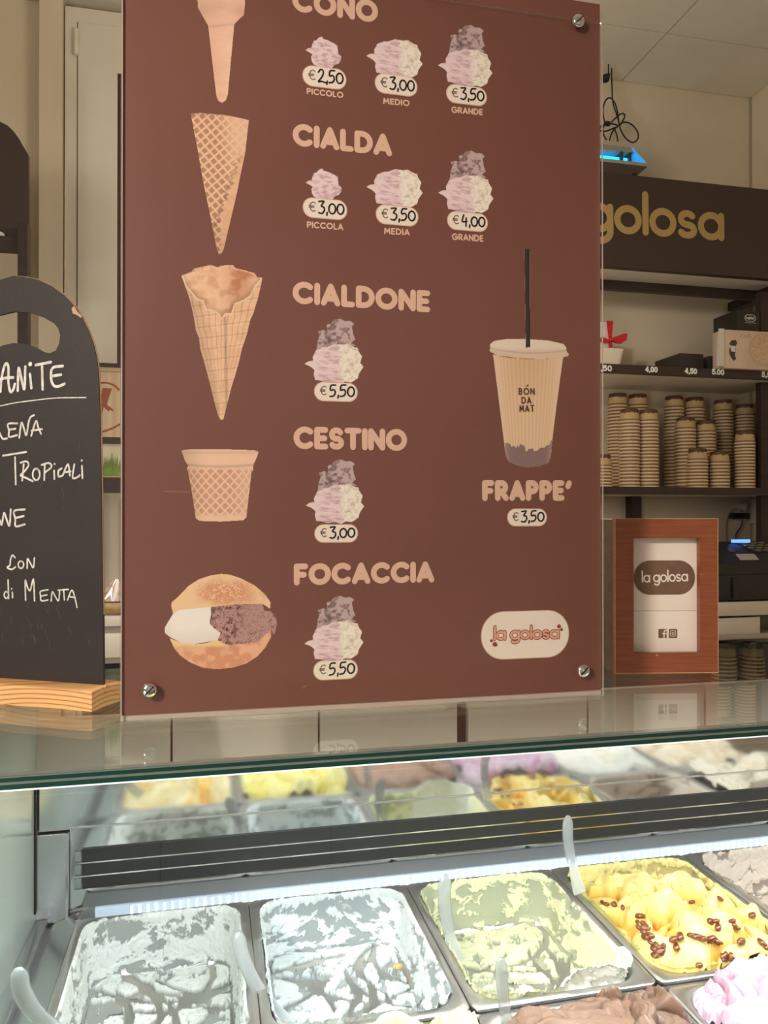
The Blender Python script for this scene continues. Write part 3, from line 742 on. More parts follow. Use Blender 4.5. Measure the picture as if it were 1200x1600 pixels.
# -- large rolled waffle cone
cone3 = [(283.5, 431), (292, 427), (300, 424), (302, 420), (316, 417), (330, 414), (340, 418), (345, 415), (364, 414.5), (368, 419), (384, 423), (398, 427), (402, 433), (410, 434), (408, 446), (402, 470), (396, 490), (391, 500), (386, 522), (378, 545), (372, 572), (362, 604), (354, 636), (349, 655), (345, 656.5), (341, 650), (336, 632), (328, 600), (318, 562), (313, 545), (311, 528), (306, 516), (303, 496), (297, 470), (291, 452)]
rimf = [(284, 431), (291, 446), (299, 455), (309, 467), (318, 469), (322, 482), (333, 484), (343, 490), (346, 497), (352, 489), (361, 489), (366, 474), (381, 468), (390, 462), (398, 446), (410, 434)]
hole = [(287, 431)] + rimf[1:-1] + [(407, 436), (398, 429), (384, 425), (366, 421), (345, 418), (330, 417), (304, 424)]
def f_cone3(X, Y):
    ho = inside(hole, X, Y)
    ci = mixc(lin(240, 198, 162), lin(196, 130, 94), np.clip(smooth(.35, .75, fbm(X * .06, Y * .07, 21)) * .5 + .55 * smooth(335, 375, X) * smooth(402, 384, X), 0, 1))
    cx = 346 + (X - 346) * 1.0; k = (657 - Y) / 230.0
    u = (X - 346) / np.maximum(k, .05) / 14.0; v = (Y + .12 * (X - 346)) / 17.5
    gu = np.abs((u + .08 * np.sin(Y * .2)) % 1 - .5) * 2; gv = np.abs(v % 1 - .5) * 2
    co = lin(236, 192, 156) * (1 + .0 * X)[..., None] + (fbm(X * .08, Y * .08, 31) - .5)[..., None] * .16
    co = co * (1 - .26 * smooth(.70, .95, gu))[..., None] * (1 - .18 * smooth(.75, .97, gv))[..., None] * (1 + .08 * smooth(.6, .75, gv) * smooth(.9, .75, gv))[..., None]
    co = co * (1 - .35 * np.exp(-((X - 352 - (Y - 520) * .02) / 2.2) ** 2) * smooth(485, 500, Y))[..., None]
    co = co * (1 - .22 * smooth(-.2, -1.0, (X - 346) / np.maximum(62 * k, 4)))[..., None]
    dr = dist_line(rimf, X, Y); ci = ci * (1 - .30 * smooth(9, 0, dr))[..., None]; co = mixc(co, lin(244, 208, 174), smooth(4.0, 1.0, dr) * .8)
    c = np.where(ho[..., None], ci, co)
    return inside(cone3, X, Y), c
picture('cone_picture', 281, 411, 413, 659, f_cone3, YM, OFFP, mb_)
# -- wafer tub
tub = [(283.5, 704), (290, 702.5), (345, 702), (398, 703.5), (404, 706), (402, 713), (397, 724), (395, 730), (396, 734), (393, 738), (385, 808), (380, 813), (345, 815), (312, 814), (306, 810), (300, 770), (294, 738), (292, 732), (294, 728), (289, 720)]
def f_tub(X, Y):
    t = (X - 344) / 55.0; arcx = np.arcsin(np.clip(t, -.98, .98)) * 3.6
    a = arcx + Y / 15.5; b = arcx - Y / 15.5
    pa = np.abs(a % 1 - .5) * 2; pb = np.abs(b % 1 - .5) * 2
    pit = smooth(.1, .4, 1 - pa) * smooth(.1, .4, 1 - pb) * smooth(730, 736, Y) * smooth(808, 800, Y)
    c = mixc(lin(240, 198, 168), lin(196, 142, 112), pit * .75 * (1 - .4 * smooth(.2, .8, t)))
    c = c * (1 - .25 * smooth(-.3, -1.1, t))[..., None]
    c = c * (1 - .3 * np.exp(-((Y - 729 + 3 * t * t) / 2.0) ** 2))[..., None] * (1 - .15 * np.exp(-((Y - 707) / 2.5) ** 2))[..., None]
    c = c + .02 * (fbm(X * .1, Y * .1, 7) - .5)[..., None]
    return inside(tub, X, Y), c
picture('tub_picture', 281, 700, 407, 818, f_tub, YM, OFFP, mb_)
# -- filled bun (scale 6.316 from the crop)
q = lambda pts: [(250 + a / 6.316, 880 + b_ / 6.316) for a, b_ in pts]
bunT = q([(130, 500), (110, 420), (115, 385), (170, 340), (280, 225), (380, 160), (500, 120), (600, 105), (690, 112), (800, 150), (930, 215), (1030, 300), (1092, 385), (1085, 450), (1020, 405), (760, 405), (500, 432), (300, 450), (190, 460)])
white = q([(45, 640), (85, 570), (140, 480), (200, 455), (350, 440), (500, 432), (505, 500), (490, 590), (560, 660), (600, 690), (570, 760), (450, 780), (330, 800), (200, 780), (100, 730), (50, 690)])
choc = q([(500, 432), (600, 425), (760, 405), (1010, 405), (1030, 470), (1090, 470), (1140, 530), (1155, 600), (1130, 700), (1110, 690), (1105, 640), (1060, 690), (960, 780), (860, 790), (700, 810), (620, 790), (575, 740), (600, 690), (545, 650), (490, 600), (520, 540)])
bunB = q([(95, 740), (200, 780), (330, 800), (450, 790), (560, 755), (640, 790), (860, 775), (960, 760), (1040, 690), (1100, 640), (1095, 730), (1040, 830), (960, 920), (850, 990), (720, 1030), (560, 1045), (420, 1030), (290, 975), (200, 910), (140, 840)])
def f_bun(X, Y):
    A, B = (X - 250) * 6.316, (Y - 880) * 6.316
    c = np.zeros(X.shape + (3,)) + lin(232, 176, 122)
    n = fbm(X * .07, Y * .07, 3)
    t = np.clip((B - 100) / 340, 0, 1); ct_ = mixc(lin(242, 202, 160), lin(220, 154, 118), smooth(.2, .8, np.exp(-((A - 650) / 330) ** 2 - ((B - 290) / 140) ** 2) + (n - .5) * .6))
    sp = fbm(X * .42, Y * .62, 13, 2); seeds = smooth(.56, .68, sp) * np.exp(-((A - 620) / 260) ** 4 - ((B - 270) / 110) ** 4)
    ct_ = mixc(ct_, lin(244, 206, 164), seeds)
    cb = mixc(lin(238, 188, 148), lin(218, 150, 116), smooth(.35, .7, n) * .8 + .2); cb = mixc(cb, lin(238, 206, 150), smooth(840, 800, B) * smooth(700, 600, A))
    cw = mixc(lin(244, 236, 226), lin(224, 208, 196), smooth(600, 800, B) * .6 + .3 * smooth(150, 60, A))
    cc = mixc(lin(188, 146, 138), lin(128, 92, 88), smooth(.45, .7, fbm(X * .18, Y * .18, 41)) * smooth(1000, 700, A) + .9 * smooth(.64, .74, fbm(X * .5, Y * .5, 44, 2)))
    cc = mixc(cc, lin(184, 142, 132), .55 * np.exp(-((A - 880) / 110) ** 2 - ((B - 540) / 110) ** 2))
    m1, m2, m3, m4 = inside(bunT, X, Y), inside(white, X, Y), inside(choc, X, Y), inside(bunB, X, Y)
    for m_, k in ((m4, cb), (m2, cw), (m3, cc), (m1, ct_)): c = np.where(m_[..., None], k, c)
    return m1 | m2 | m3 | m4, c
picture('bun_picture', 254, 893, 437, 1050, f_bun, YM, OFFP, mb_)
# -- shake cup
qc = lambda pts: [(730 + a / 3.332, 370 + b_ / 3.333) for a, b_ in pts]
lid = qc([(118, 560), (140, 542), (200, 533), (310, 532), (420, 540), (500, 558), (515, 575), (517, 598), (529, 610), (525, 622), (480, 632), (380, 638), (260, 632), (160, 618), (118, 598), (116, 588), (120, 580)])
body = qc([(134, 612), (200, 628), (320, 638), (440, 636), (499, 628), (486, 720), (462, 900), (440, 1080), (436, 1140), (420, 1178), (370, 1195), (310, 1201), (260, 1190), (215, 1170), (200, 1140), (190, 1060), (165, 860), (145, 700)])
straw = qc([(296, 62), (325, 62), (327, 575), (304, 578)])
sky = qc([(195, 1072), (220, 1076), (232, 1096), (242, 1086), (256, 1100), (262, 1080), (268, 1100), (276, 1078), (300, 1092), (304, 1120), (320, 1104), (340, 1102), (350, 1118), (370, 1110), (380, 1098), (402, 1098), (414, 1086), (428, 1082), (432, 1062), (442, 1060), (440, 1140), (420, 1180), (370, 1197), (310, 1203), (260, 1192), (213, 1172), (200, 1140)])
def f_cup(X, Y):
    A, B = (X - 730) * 3.332, (Y - 370) * 3.333
    ml, mb2, ms, mk = inside(lid, X, Y), inside(body, X, Y), inside(straw, X, Y), inside(sky, X, Y)
    tt = (A - 316 ) / np.maximum(182 - (B - 620) * .115, 60)
    cb = mixc(lin(234, 198, 160), lin(216, 176, 132), .6 * smooth(900, 640, B) * smooth(.9, .2, np.abs(tt)))
    rib = .5 + .5 * np.sin(np.arcsin(np.clip(tt, -.99, .99)) * 46)
    cb = cb * (1 - .13 * rib * smooth(1.0, .7, np.abs(tt)))[..., None]
    cb = mixc(cb, lin(232, 200, 172), smooth(.80, .98, np.abs(tt)) * .8)
    cb = np.where((mk & mb2)[..., None], mixc(lin(140, 114, 110), lin(168, 142, 136), smooth(.7, 1, np.abs(tt))), cb)
    cl = mixc(lin(232, 214, 192), lin(218, 186, 162), smooth(575, 600, B) * .7)
    cl = cl * (1 - .22 * np.exp(-((B - 606 - (A - 316) * .03 + ((A - 316) / 200) ** 2 * 22) / 4.0) ** 2))[..., None]
    c = np.where(ml[..., None], cl, cb); c = np.where(ms[..., None], mixc(lin(62, 52, 48), lin(48, 40, 38), smooth(310, 322, A)), c)
    return ml | mb2 | ms, c
picture('shake_picture', 762, 386, 891, 733, f_cup, YM, OFFP, mb_)

# -- ice cream scoop pictures (three kinds, copied)
k8 = lambda pts: [(240 + a / 2.609, 400 + b_ / 2.609) for a, b_ in pts]
low = k8([(614, 440), (630, 430), (650, 426), (648, 412), (662, 385), (690, 372), (705, 372), (740, 358), (770, 362), (792, 358), (818, 372), (832, 374), (836, 390), (850, 410), (842, 436), (856, 452), (838, 478), (832, 500), (805, 516), (780, 512), (760, 522), (735, 514), (700, 516), (680, 508), (658, 506), (652, 482), (655, 465), (640, 452)])
top = k8([(664, 384), (668, 350), (676, 328), (670, 308), (690, 302), (708, 306), (706, 280), (722, 276), (735, 258), (760, 256), (782, 266), (800, 264), (818, 276), (808, 288), (814, 320), (822, 340), (806, 354), (824, 366), (790, 372), (740, 372), (700, 384)])
def scoopcol(X, Y, full):
    A, B = (X - 240) * 2.609, (Y - 400) * 2.609
    n = fbm(X * .16, Y * .16, 71); st = fbm(X * .08 + Y * .12, Y * .30 - X * .05, 75)
    cp = mixc(lin(238, 212, 212), lin(200, 160, 168), smooth(.45, .75, st) * .8 + .3 * smooth(470, 515, B))
    cr = mixc(lin(244, 234, 218), lin(222, 204, 184), smooth(.5, .75, n) * .7)
    crack = smooth(.03, .0, np.abs(fbm(X * .07, Y * .07, 81, 3) - .5)); cr = mixc(cr, lin(158, 128, 106), crack * .5)
    bnd = smooth(752, 764, A + (n - .5) * 50 + (B - 440) * -.1)
    cl = mixc(cp, cr, bnd)
    ch = mixc(lin(196, 172, 168), lin(134, 106, 106), smooth(.44, .74, fbm(X * .22, Y * .22, 91)))
    ch = mixc(ch, lin(70, 50, 50), .8 * np.exp(-((A - 716) / 10) ** 2 - ((B - 345) / 22) ** 2))
    lo_, to_ = inside(low, X, Y), inside(top, X, Y)
    c = np.where(lo_[..., None], cl, ch)
    return (lo_ | to_) if full else lo_, c
f_three = lambda X, Y: scoopcol(X, Y, True)
f_two = lambda X, Y: scoopcol(X, Y, False)
one = [(470 + a / 3.871, 40 + b_ / 3.871) for a, b_ in [(25, 150), (45, 138), (64, 136), (70, 110), (80, 92), (95, 90), (108, 74), (128, 68), (136, 82), (165, 90), (200, 108), (222, 122), (224, 150), (228, 172), (245, 188), (242, 212), (228, 232), (205, 238), (184, 262), (150, 258), (112, 250), (76, 236), (66, 215), (62, 190), (70, 175), (50, 162)]]
def f_one(X, Y):
    st = fbm(X * .10 + Y * .12, Y * .28 - X * .08, 65)
    return inside(one, X, Y), mixc(lin(238, 212, 212), lin(200, 160, 168), smooth(.42, .74, st) * .85)
def rebase(o, px, py):
    u, v = mp.uv(px, py); org = ORG[o.parent.name]; l = Vector((u, YM, v)) - org
    o.data.transform(Matrix.Translation(-l)); o.location = l; return o
def put_copy(o, px, py, s, parent):
    c = o.copy(); COL.objects.link(c); c.parent = parent; u, v = mp.uv(px, py); c.location = Vector((u, YM, v)) - ORG[parent.name]; c.scale = (s, 1, s); return c
s3 = rebase(picture('scoop_picture', 474, 496, 570, 602, f_three, YM, OFFP, mb_, .6), 522, 602)
s2 = rebase(picture('scoop_picture', 474, 534, 570, 602, f_two, YM, OFFP, mb_, .6), 522, 602)
s1 = rebase(picture('scoop_picture', 474, 54, 536, 111, f_one, YM, OFFP, mb_, .6), 505, 110)
def sc_for(px, py, wpx, ref=(476, 568, 550)):
    a = mp.uv(px - wpx / 2, py); b2 = mp.uv(px + wpx / 2, py); r0 = mp.uv(ref[0], ref[2]); r1 = mp.uv(ref[1], ref[2])
    return (b2[0] - a[0]) / (r1[0] - r0[0])
put_copy(s3, 523.5, 821, sc_for(523, 800, 91), mb_); put_copy(s3, 522, 1035.5, sc_for(522, 1000, 92), mb_)
put_copy(s3, 727, 138, sc_for(727, 110, 85), mb_); put_copy(s3, 728, 336, sc_for(728, 300, 86), mb_)
put_copy(s1, 505.5, 316, 1.0, mb_)
put_copy(s2, 616.5, 327, sc_for(616.5, 300, 88), mb_)
k_ = sc_for(616.5, 100, 88); u_, v_ = mp.uv(616.5, 124); s2.location = Vector((u_, YM, v_)) - ORG[mb_.name]; s2.scale = (k_, 1, k_)

# -- lettering
M_tan = mat('menu_print_tan', srgb(226, 184, 158), .45)
M_pill = mat('menu_pill_cream', srgb(242, 226, 210), .45)
M_pillrim = mat('menu_pill_rim', srgb(214, 176, 150), .45)
M_ink = mat('marker_ink', srgb(22, 18, 18), .4)
M_euro = mat('euro_print', srgb(104, 78, 66), .5)
M_lred = mat('logo_red', srgb(150, 66, 54), .5); M_lpeach = mat('logo_peach', srgb(228, 168, 140), .5)
for s_, p0, p1, h in (('CONO', (456.5, 17.5), (590.5, 37), 36), ('CIALDA', (457, 227.5), (612.5, 245), 35.5), ('CIALDONE', (457, 474.5), (672, 488.5), 35.5),
                      ('CESTINO', (458.5, 701.5), (636, 705), 35.5), ('FOCACCIA', (459, 915), (678.5, 910), 34.5), ("FRAPPE'", (753.2, 783), (893.5, 782.5), 33)):
    b = MB(); place_text(b, mp, s_, p0, p1, h, 9.3, OFFP, gap=.38 if s_ != "FRAPPE'" else .46); b.build('heading_lettering', M_tan, mb_)
for s_, p0, p1, h in (('PICCOLO', (479, 147.2), (536.5, 154), 10), ('MEDIO', (598.5, 162.8), (640, 166.5), 10), ('GRANDE', (705.2, 176.5), (754.5, 180.8), 10.2),
                      ('PICCOLA', (479.5, 356.2), (536.5, 360), 10.4), ('MEDIA', (600, 366), (640.3, 368.3), 10.4), ('GRANDE', (706, 375), (755.3, 378.2), 10.6)):
    b = MB(); place_text(b, mp, s_, p0, p1, h, 2.3, OFFP, gap=.36); b.build('size_lettering', M_tan, mb_)
def pill(cx, cy, w, h, price, e=True, ox=0.0):
    u, v = mp.uv(cx, cy); k = (mp.uv(cx, cy - 10)[1] - v) / 10; kx = (mp.uv(cx + 10, cy)[0] - mp.uv(cx - 10, cy)[0]) / 20
    b = MB(); hw, hh = w / 2 * kx, h / 2 * k
    b.poly(mp, rrect(u, v, hw, hh, hh * .98, 10), OFFP + .0001, mi=1); b.poly(mp, rrect(u, v, hw - 1.3 * kx, hh - 1.3 * k, (hh - 1.3 * k) * .98, 10), OFFP + .0003, mi=0)
    o = b.build('price_pill', [M_pill, M_pillrim], mb_)
    if e:
        b = MB(); b.strokes(mp, [[(u - hw * .70 + a * h * .46 * k, v - hh * .34 + c_ * h * .44 * k) for a, c_ in l] for l in GL['€'][1]], 1.5 * k, OFFP + .0005); b.build('euro_sign', M_euro, o)
        ls, tw = text_lines(price, HAND, .13); sx = hw * 1.13 / tw; sy = h * .60 * k
        b = MB(); b.strokes(mp, [smooth_line([(u - hw * .29 + a * sx, v - hh * .52 + c_ * sy + .04 * a * sy) for a, c_ in l], 4) for l in ls], 2.5 * k, OFFP + .0006); b.build('price_writing', M_ink, o)
    return o, u, v, hw, hh
for a in ((507, 121.5, 69, 33, '2,50'), (619, 133, 67, 32, '3,00'), (729, 149, 64, 30, '3,50'), (508, 326.5, 70, 32, '3,00'), (620.5, 337, 67, 31, '3,50'), (730.5, 346.5, 64, 29.5, '4,00'),
          (525, 612.5, 68.5, 30.5, '5,50'), (525.5, 833.5, 68.5, 29, '3,00'), (524.5, 1046.5, 70, 31, '5,50'), (823.5, 808.5, 62.5, 28, '3,50')):
    pill(*a)
o, u, v, hw, hh = pill(821, 991.5, 138, 75, '', False); o['label'] = 'cream oval with the shop logo'; o.name = 'logo_oval'; ORG[o.name] = ORG[mb_.name]
b = MB(); place_text(b, mp, 'la golosa', (770, 1001.5), (874.5, 999), 24, 5.6, OFFP + .0005, gap=.17); b.build('logo_outline', M_lred, o)
b = MB(); place_text(b, mp, 'la golosa', (771.2, 1000.3), (873.3, 997.8), 21.6, 3.4, OFFP + .0007, gap=.17); b.build('logo_fill', M_lpeach, o)
b = MB()
for px, py, r in ((773, 1006.5, 3.9), (767.5, 1001, 2.4), (873, 978.5, 3.2), (877, 983.5, 2.4)):
    b.poly(mp, [mp.uv(px + r * math.cos(t) * (1 + .12 * math.sin(3 * t)), py + r * math.sin(t)) for t in [2 * PI * i / 10 for i in range(10)]], OFFP + .0007)
b.build('logo_berries', M_lred, o)
M_cupink = mat('cup_print', srgb(92, 52, 42), .5)
b = MB()
for s_, p0, p1 in (('BON', (809.8, 617), (835, 617.2), ), ('DA', (814.5, 631), (830, 631)), ('MAT', (811, 644), (834.5, 643.5))):
    place_text(b, mp, s_, p0, p1, 10.9, 2.0, OFFP + .0006, gap=.5)
b.strokes(mp, [[mp.uv(822.5, 603.5), mp.uv(824.5, 601.8)]], .0016, OFFP + .0006); b.build('cup_lettering', M_cupink, mb_)
# scuffs on the print
b = MB(); b.strokes(mp, [[mp.uv(257, 768), mp.uv(296, 769)]], .0007, OFFP); b.strokes(mp, [[mp.uv(473, 1075), mp.uv(479, 1071)]], .0009, OFFP)
rs = random.Random(5)
for k in range(46):
    px, py = (rs.gauss(236, 6), rs.gauss(690, 30)) if k < 16 else (rs.uniform(200, 930), rs.uniform(60, 1060)); b.strokes(mp, [[mp.uv(px, py)]], .0010 * rs.uniform(.5, 1.1), OFFP * .5, seg=5)
b.build('scuffs', mat('scuff_pale', srgb(176, 132, 110), .6), mb_)

# ================================================================== chalk board on the glass
c0 = PZ(143.5, 1112, ZG); c1 = PZ(0, 1100.5, ZG)
ax = (Vector((c0.x, c0.y, 0)) - Vector((c1.x, c1.y, 0))).normalized(); bk = Vector((-ax.y, ax.x, 0))
bp = Plane(c0 + bk * .034, ax, (0, 0, 1), -bk)
cb = thing('chalkboard', tuple(c0 - ax * .14), 'black chalkboard with arched handle in a pine foot', 'chalkboard')
M_chalkb = mat('blackboard', srgb(44, 36, 34), .62, color2=srgb(37, 31, 29), scale=7, bump=.06, bscale=150)
def pine():
    m = mat('pine_wood', srgb(218, 168, 112), .55); nt = m.node_tree; N = nt.nodes; L = nt.links
    if N.get('rings'): return m
    tc = N.new('ShaderNodeTexCoord'); mpn = N.new('ShaderNodeMapping'); mpn.inputs['Rotation'].default_value = (0, 0, -math.atan2(ax.y, ax.x)); mpn.inputs['Scale'].default_value = (.06, 1, 1); mpn.inputs['Location'].default_value = (0, .03, .075)
    L.new(tc.outputs['Object'], mpn.inputs[0]); wv = N.new('ShaderNodeTexWave'); wv.name = 'rings'; wv.wave_type = 'RINGS'; wv.rings_direction = 'X'; wv.inputs['Scale'].default_value = 48
    wv.inputs['Distortion'].default_value = 1.2; wv.inputs['Detail'].default_value = 2; wv.inputs['Detail Scale'].default_value = .6
    L.new(mpn.outputs[0], wv.inputs['Vector']); cr = N.new('ShaderNodeValToRGB')
    cr.color_ramp.elements[0].position = 0; cr.color_ramp.elements[0].color = (*srgb(226, 178, 120), 1); cr.color_ramp.elements[1].position = .93; cr.color_ramp.elements[1].color = (*srgb(214, 158, 98), 1)
    e = cr.color_ramp.elements.new(.985); e.color = (*srgb(158, 100, 56), 1)
    L.new(wv.outputs['Fac'], cr.inputs[0]); L.new(cr.outputs[0], N['Principled BSDF'].inputs['Base Color']); return m
bm = bmesh.new()
hgt = .0295; dep = .073; Lg = .30
vs = [bm.verts.new(c0 + bk * (dep * j) - ax * (Lg * i) + Vector((0, 0, hgt * k))) for k in (0, 1) for j in (0, 1) for i in (0, 1)]
bmesh.ops.convex_hull(bm, input=vs); bmesh.ops.dissolve_limit(bm, angle_limit=.01, verts=bm.verts, edges=bm.edges)
bmesh.ops.bevel(bm, geom=[e for e in bm.edges if e.verts[0].co.z > ZG + .02 and e.verts[1].co.z > ZG + .02], offset=.006, segments=3, profile=.5, affect='EDGES')
tag(MB().bm(bm).build('foot', pine(), cb, smooth=True), 'pine foot')
g = MB(); ap = Plane(c0 + bk * .0325 + Vector((0, 0, hgt - .0005)), ax, bk, (0, 0, 1)); g.poly(ap, [(-.002, -.0025), (0.0005, -.0025), (.0005, .006), (-.002, .006)], -.01, .0015); g.build('slot_shim', pine(), cb)
ucen = bp.uv(21, 700)[0]
def bpx(pts): return [bp.uv(*p) for p in pts]
half = bpx([(21, 431), (40, 432.5), (60, 437), (80, 446.5), (100, 461), (118, 480), (127, 494), (138, 516), (146, 538), (151, 560), (154, 585), (156, 640), (158, 760), (160.5, 960), (161.5, 1064)])
zb0 = c0.z - bp.O.z + hgt - .004
half[-1] = (half[-1][0], zb0)
outl = half + [(2 * ucen - u, v) for u, v in half[::-1][:-1]]
hh_ = bpx([(21, 487), (46, 488.5), (68, 496), (84, 505), (91, 513), (94, 524), (92, 538), (87, 548), (77, 552), (66, 549), (54, 542), (38, 537), (21, 536)])
holl = hh_ + [(2 * ucen - u, v) for u, v in hh_[::-1][1:-1]]
def plate(pl, outer, holes, t, mi=0):
    bm = bmesh.new(); eds = []
    for lp in [outer] + holes:
        vv = [bm.verts.new(pl.pt(u, v, 0)) for u, v in lp]
        eds += [bm.edges.new((vv[i], vv[(i + 1) % len(vv)])) for i in range(len(vv))]
    bmesh.ops.triangle_fill(bm, use_beauty=True, use_dissolve=False, edges=eds)
    bmesh.ops.recalc_face_normals(bm, faces=bm.faces)
    for f in bm.faces:
        if f.normal.dot(pl.N) < 0: f.normal_flip()
    r = bmesh.ops.extrude_face_region(bm, geom=bm.faces[:])
    nv = [e for e in r['geom'] if isinstance(e, bmesh.types.BMVert)]
    for q_ in nv: q_.co -= pl.N * t
    bmesh.ops.recalc_face_normals(bm, faces=bm.faces)
    return MB().bm(bm)
plate(bp, outl, [holl], .0045).build('board', M_chalkb, cb)
M_edge = mat('worn_board_edge', srgb(150, 118, 86), .7)
b = MB(); b.tube([bp.pt(u + .0006, v, -.0024) for u, v in half[:-1]] , .0011, 6); b.build('worn_edge', M_edge, cb)
b = MB(); b.poly(bp, bpx([(112, 482), (116, 478), (121, 487), (128, 494), (127, 497), (120, 492), (114, 490)]), .0003); b.build('chipped_edge', mat('bare_board_core', srgb(190, 156, 120), .8), cb)
M_chalk = mat('white_chalk', srgb(226, 222, 214), .8, color2=srgb(190, 186, 178), scale=160)
k4 = lambda L_: [[(x_ / 4, 400 + y_ / 4) for x_, y_ in l] for l in L_]
k5 = lambda L_: [[(x_ / 3.265, 750 + y_ / 3.265) for x_, y_ in l] for l in L_]
el = lambda cx, cy, rx, ry: [(cx + rx * math.cos(t), cy + ry * math.sin(t)) for t in [2 * PI * i / 12 - 1.5 for i in range(14)]]
WR = [
 (4.6, k4([[(4, 848), (10, 770), (28, 690), (44, 672), (54, 700), (54, 790), (66, 848), (84, 836), (94, 800)], [(2, 772), (40, 762), (84, 760)], [(112, 842), (118, 700), (136, 770), (154, 832), (160, 692)], [(189, 738), (198, 826)], [(225, 682), (320, 664)], [(264, 692), (268, 834)],
           [(394, 688), (330, 700), (320, 760), (334, 806), (362, 816), (404, 800)], [(322, 752), (382, 742)]])),
 (1.8, k4([[(0, 938), (90, 919), (200, 904), (350, 888), (538, 885)]])),
 (3.2, k4([[(0, 1108), (18, 1142), (46, 1140)], [(110, 1046), (52, 1050), (58, 1092), (58, 1130), (108, 1120)], [(56, 1086), (98, 1080)], [(122, 1136), (136, 1042), (152, 1080), (166, 1120), (180, 1040), (192, 1008), (214, 995)], [(196, 1124), (226, 1032), (240, 1070), (258, 1112)], [(198, 1092), (264, 1082)]])),
 (3.2, k4([[(20, 1248), (165, 1225)], [(95, 1258), (100, 1428)], [(150, 1302), (140, 1404)], [(130, 1292), (168, 1284), (180, 1310), (150, 1350), (130, 1370), (162, 1386), (206, 1408)], el(228, 1365, 22, 36), [(282, 1300), (278, 1400)], [(262, 1306), (306, 1294), (324, 1318), (284, 1352)], [(340, 1342), (342, 1394)],
           [(386, 1328), (366, 1344), (368, 1378), (392, 1372)], [(392, 1374), (426, 1302), (438, 1372)], [(402, 1352), (442, 1346)], [(466, 1302), (456, 1386), (490, 1380), (500, 1370)], [(514, 1312), (517, 1388)]])),
 (3.4, k5([[(0, 205), (10, 228), (22, 168), (36, 205), (50, 232), (56, 150)], [(128, 150), (74, 158), (80, 200), (82, 236), (128, 226)], [(78, 194), (122, 184)]])),
 (2.8, k5([[(78, 396), (64, 384), (54, 410), (52, 434), (38, 446), (60, 456), (80, 444)], el(108, 432, 14, 18), [(140, 450), (142, 402), (158, 428), (172, 446), (177, 398)], el(34, 586, 11, 17), [(42, 510), (45, 604)], [(64, 572), (65, 600)],
           [(132, 612), (130, 512), (142, 548), (156, 562), (172, 506), (178, 616)]])),
 (2.4, k5([[(246, 560), (208, 568), (208, 592), (212, 616), (246, 612)], [(212, 592), (240, 586)], [(262, 618), (268, 570), (284, 596), (300, 616), (306, 566)], [(298, 562), (350, 558)], [(326, 560), (330, 612)], [(346, 612), (368, 562), (384, 606), (394, 650)], [(350, 594), (386, 600)]])),
]
for wpx, L_ in WR:
    b = MB(); kk = .00091
    b.strokes(bp, [smooth_line(bpx(l), 4) for l in L_], wpx * kk, .0004); b.build('chalk_writing', M_chalk, cb)
b = MB()
for (px, py, w_) in ((47.5, 569, 7.5), (85.5, 725, 3.6), (128, 719.5, 3.6), (18.5, 920, 3.0)):
    b.strokes(bp, [[bp.uv(px, py)]], w_ * .00091, .0004)
b.build('chalk_dots', M_chalk, cb)
M_smudge = mat('chalk_smudge', srgb(70, 62, 58), .8)
b = MB()
for k in range(26):
    px, py = rs.uniform(0, 140), rs.choice([rs.uniform(690, 790), rs.uniform(930, 1000)]); a_ = rs.uniform(-1, 1)
    b.strokes(bp, [smooth_line(bpx([(px, py), (px + 4 * a_, py + 5), (px + 5 * a_ + 2, py + rs.uniform(8, 16))]), 3)], .0013, .0002, seg=6)
b.build('chalk_smudges', M_smudge, cb)

# ================================================================== napkin box
n0 = PZ(961, 1053, ZG); n1 = PZ(1122.5, 1051, ZG)
nax = Vector((n1.x - n0.x, n1.y - n0.y, 0)); NW = nax.length; nax.normalize(); nbk = Vector((-nax.y, nax.x, 0))
npn = Plane(n0, nax, (0, 0, 1), -nbk)
NH = npn.uv(961, 810)[1] - npn.uv(961, 1053)[1]
nb = thing('napkin_box', tuple(n0 + nax * NW / 2 + nbk * .07), 'reddish brown wooden napkin box with an open front frame', 'napkin box')
M_nwood = mat('napkin_box_wood', srgb(150, 84, 52), .4, color2=srgb(128, 66, 40), scale=14, stretch=(1, 1, 14), bump=.08, bscale=60, lo=.3, hi=.7)
M_nside = mat('napkin_box_side', srgb(104, 74, 48), .5, color2=srgb(88, 60, 38), scale=10, stretch=(1, 1, 4))
M_worn = mat('worn_wood_edge', srgb(206, 160, 120), .7)
def nbox(name, m, u0, u1, v0, v1, d0, d1, par=nb, bev=.0):
    p = lambda u, v, d: npn.pt(u, v, -d)
    b = MB(); b.hexa([p(u0, v0, d0), p(u1, v0, d0), p(u1, v0, d1), p(u0, v0, d1), p(u0, v1, d0), p(u1, v1, d0), p(u1, v1, d1), p(u0, v1, d1)])
    return b.build(name, m, par)
ol, ov1 = npn.uv(990, 841); orr, _ = npn.uv(1093.5, 841); _, ov0 = npn.uv(992, 1021)
FT = .012
nbox('frame_stile', M_nwood, 0, ol, 0, NH, 0, FT); nbox('frame_stile', M_nwood, orr, NW, 0, NH, 0, FT)
nbox('frame_rail', M_nwood, ol, orr, ov1, NH, 0, FT); nbox('frame_rail', M_nwood, ol, orr, 0, ov0, 0, FT)
nbox('side_panel', M_nside, 0, .010, 0, NH - .0015, FT + .0012, .14); nbox('side_panel', M_nside, NW - .010, NW, 0, NH - .0015, FT + .0012, .14)
nbox('top_panel', M_nside, .010, NW - .010, NH - .011, NH - .0015, FT, .14); nbox('bottom_panel', M_nside, .010, NW - .010, 0, .010, FT, .14); nbox('back_panel', M_nside, .010, NW - .010, .010, NH - .011, .13, .14)
b = MB()
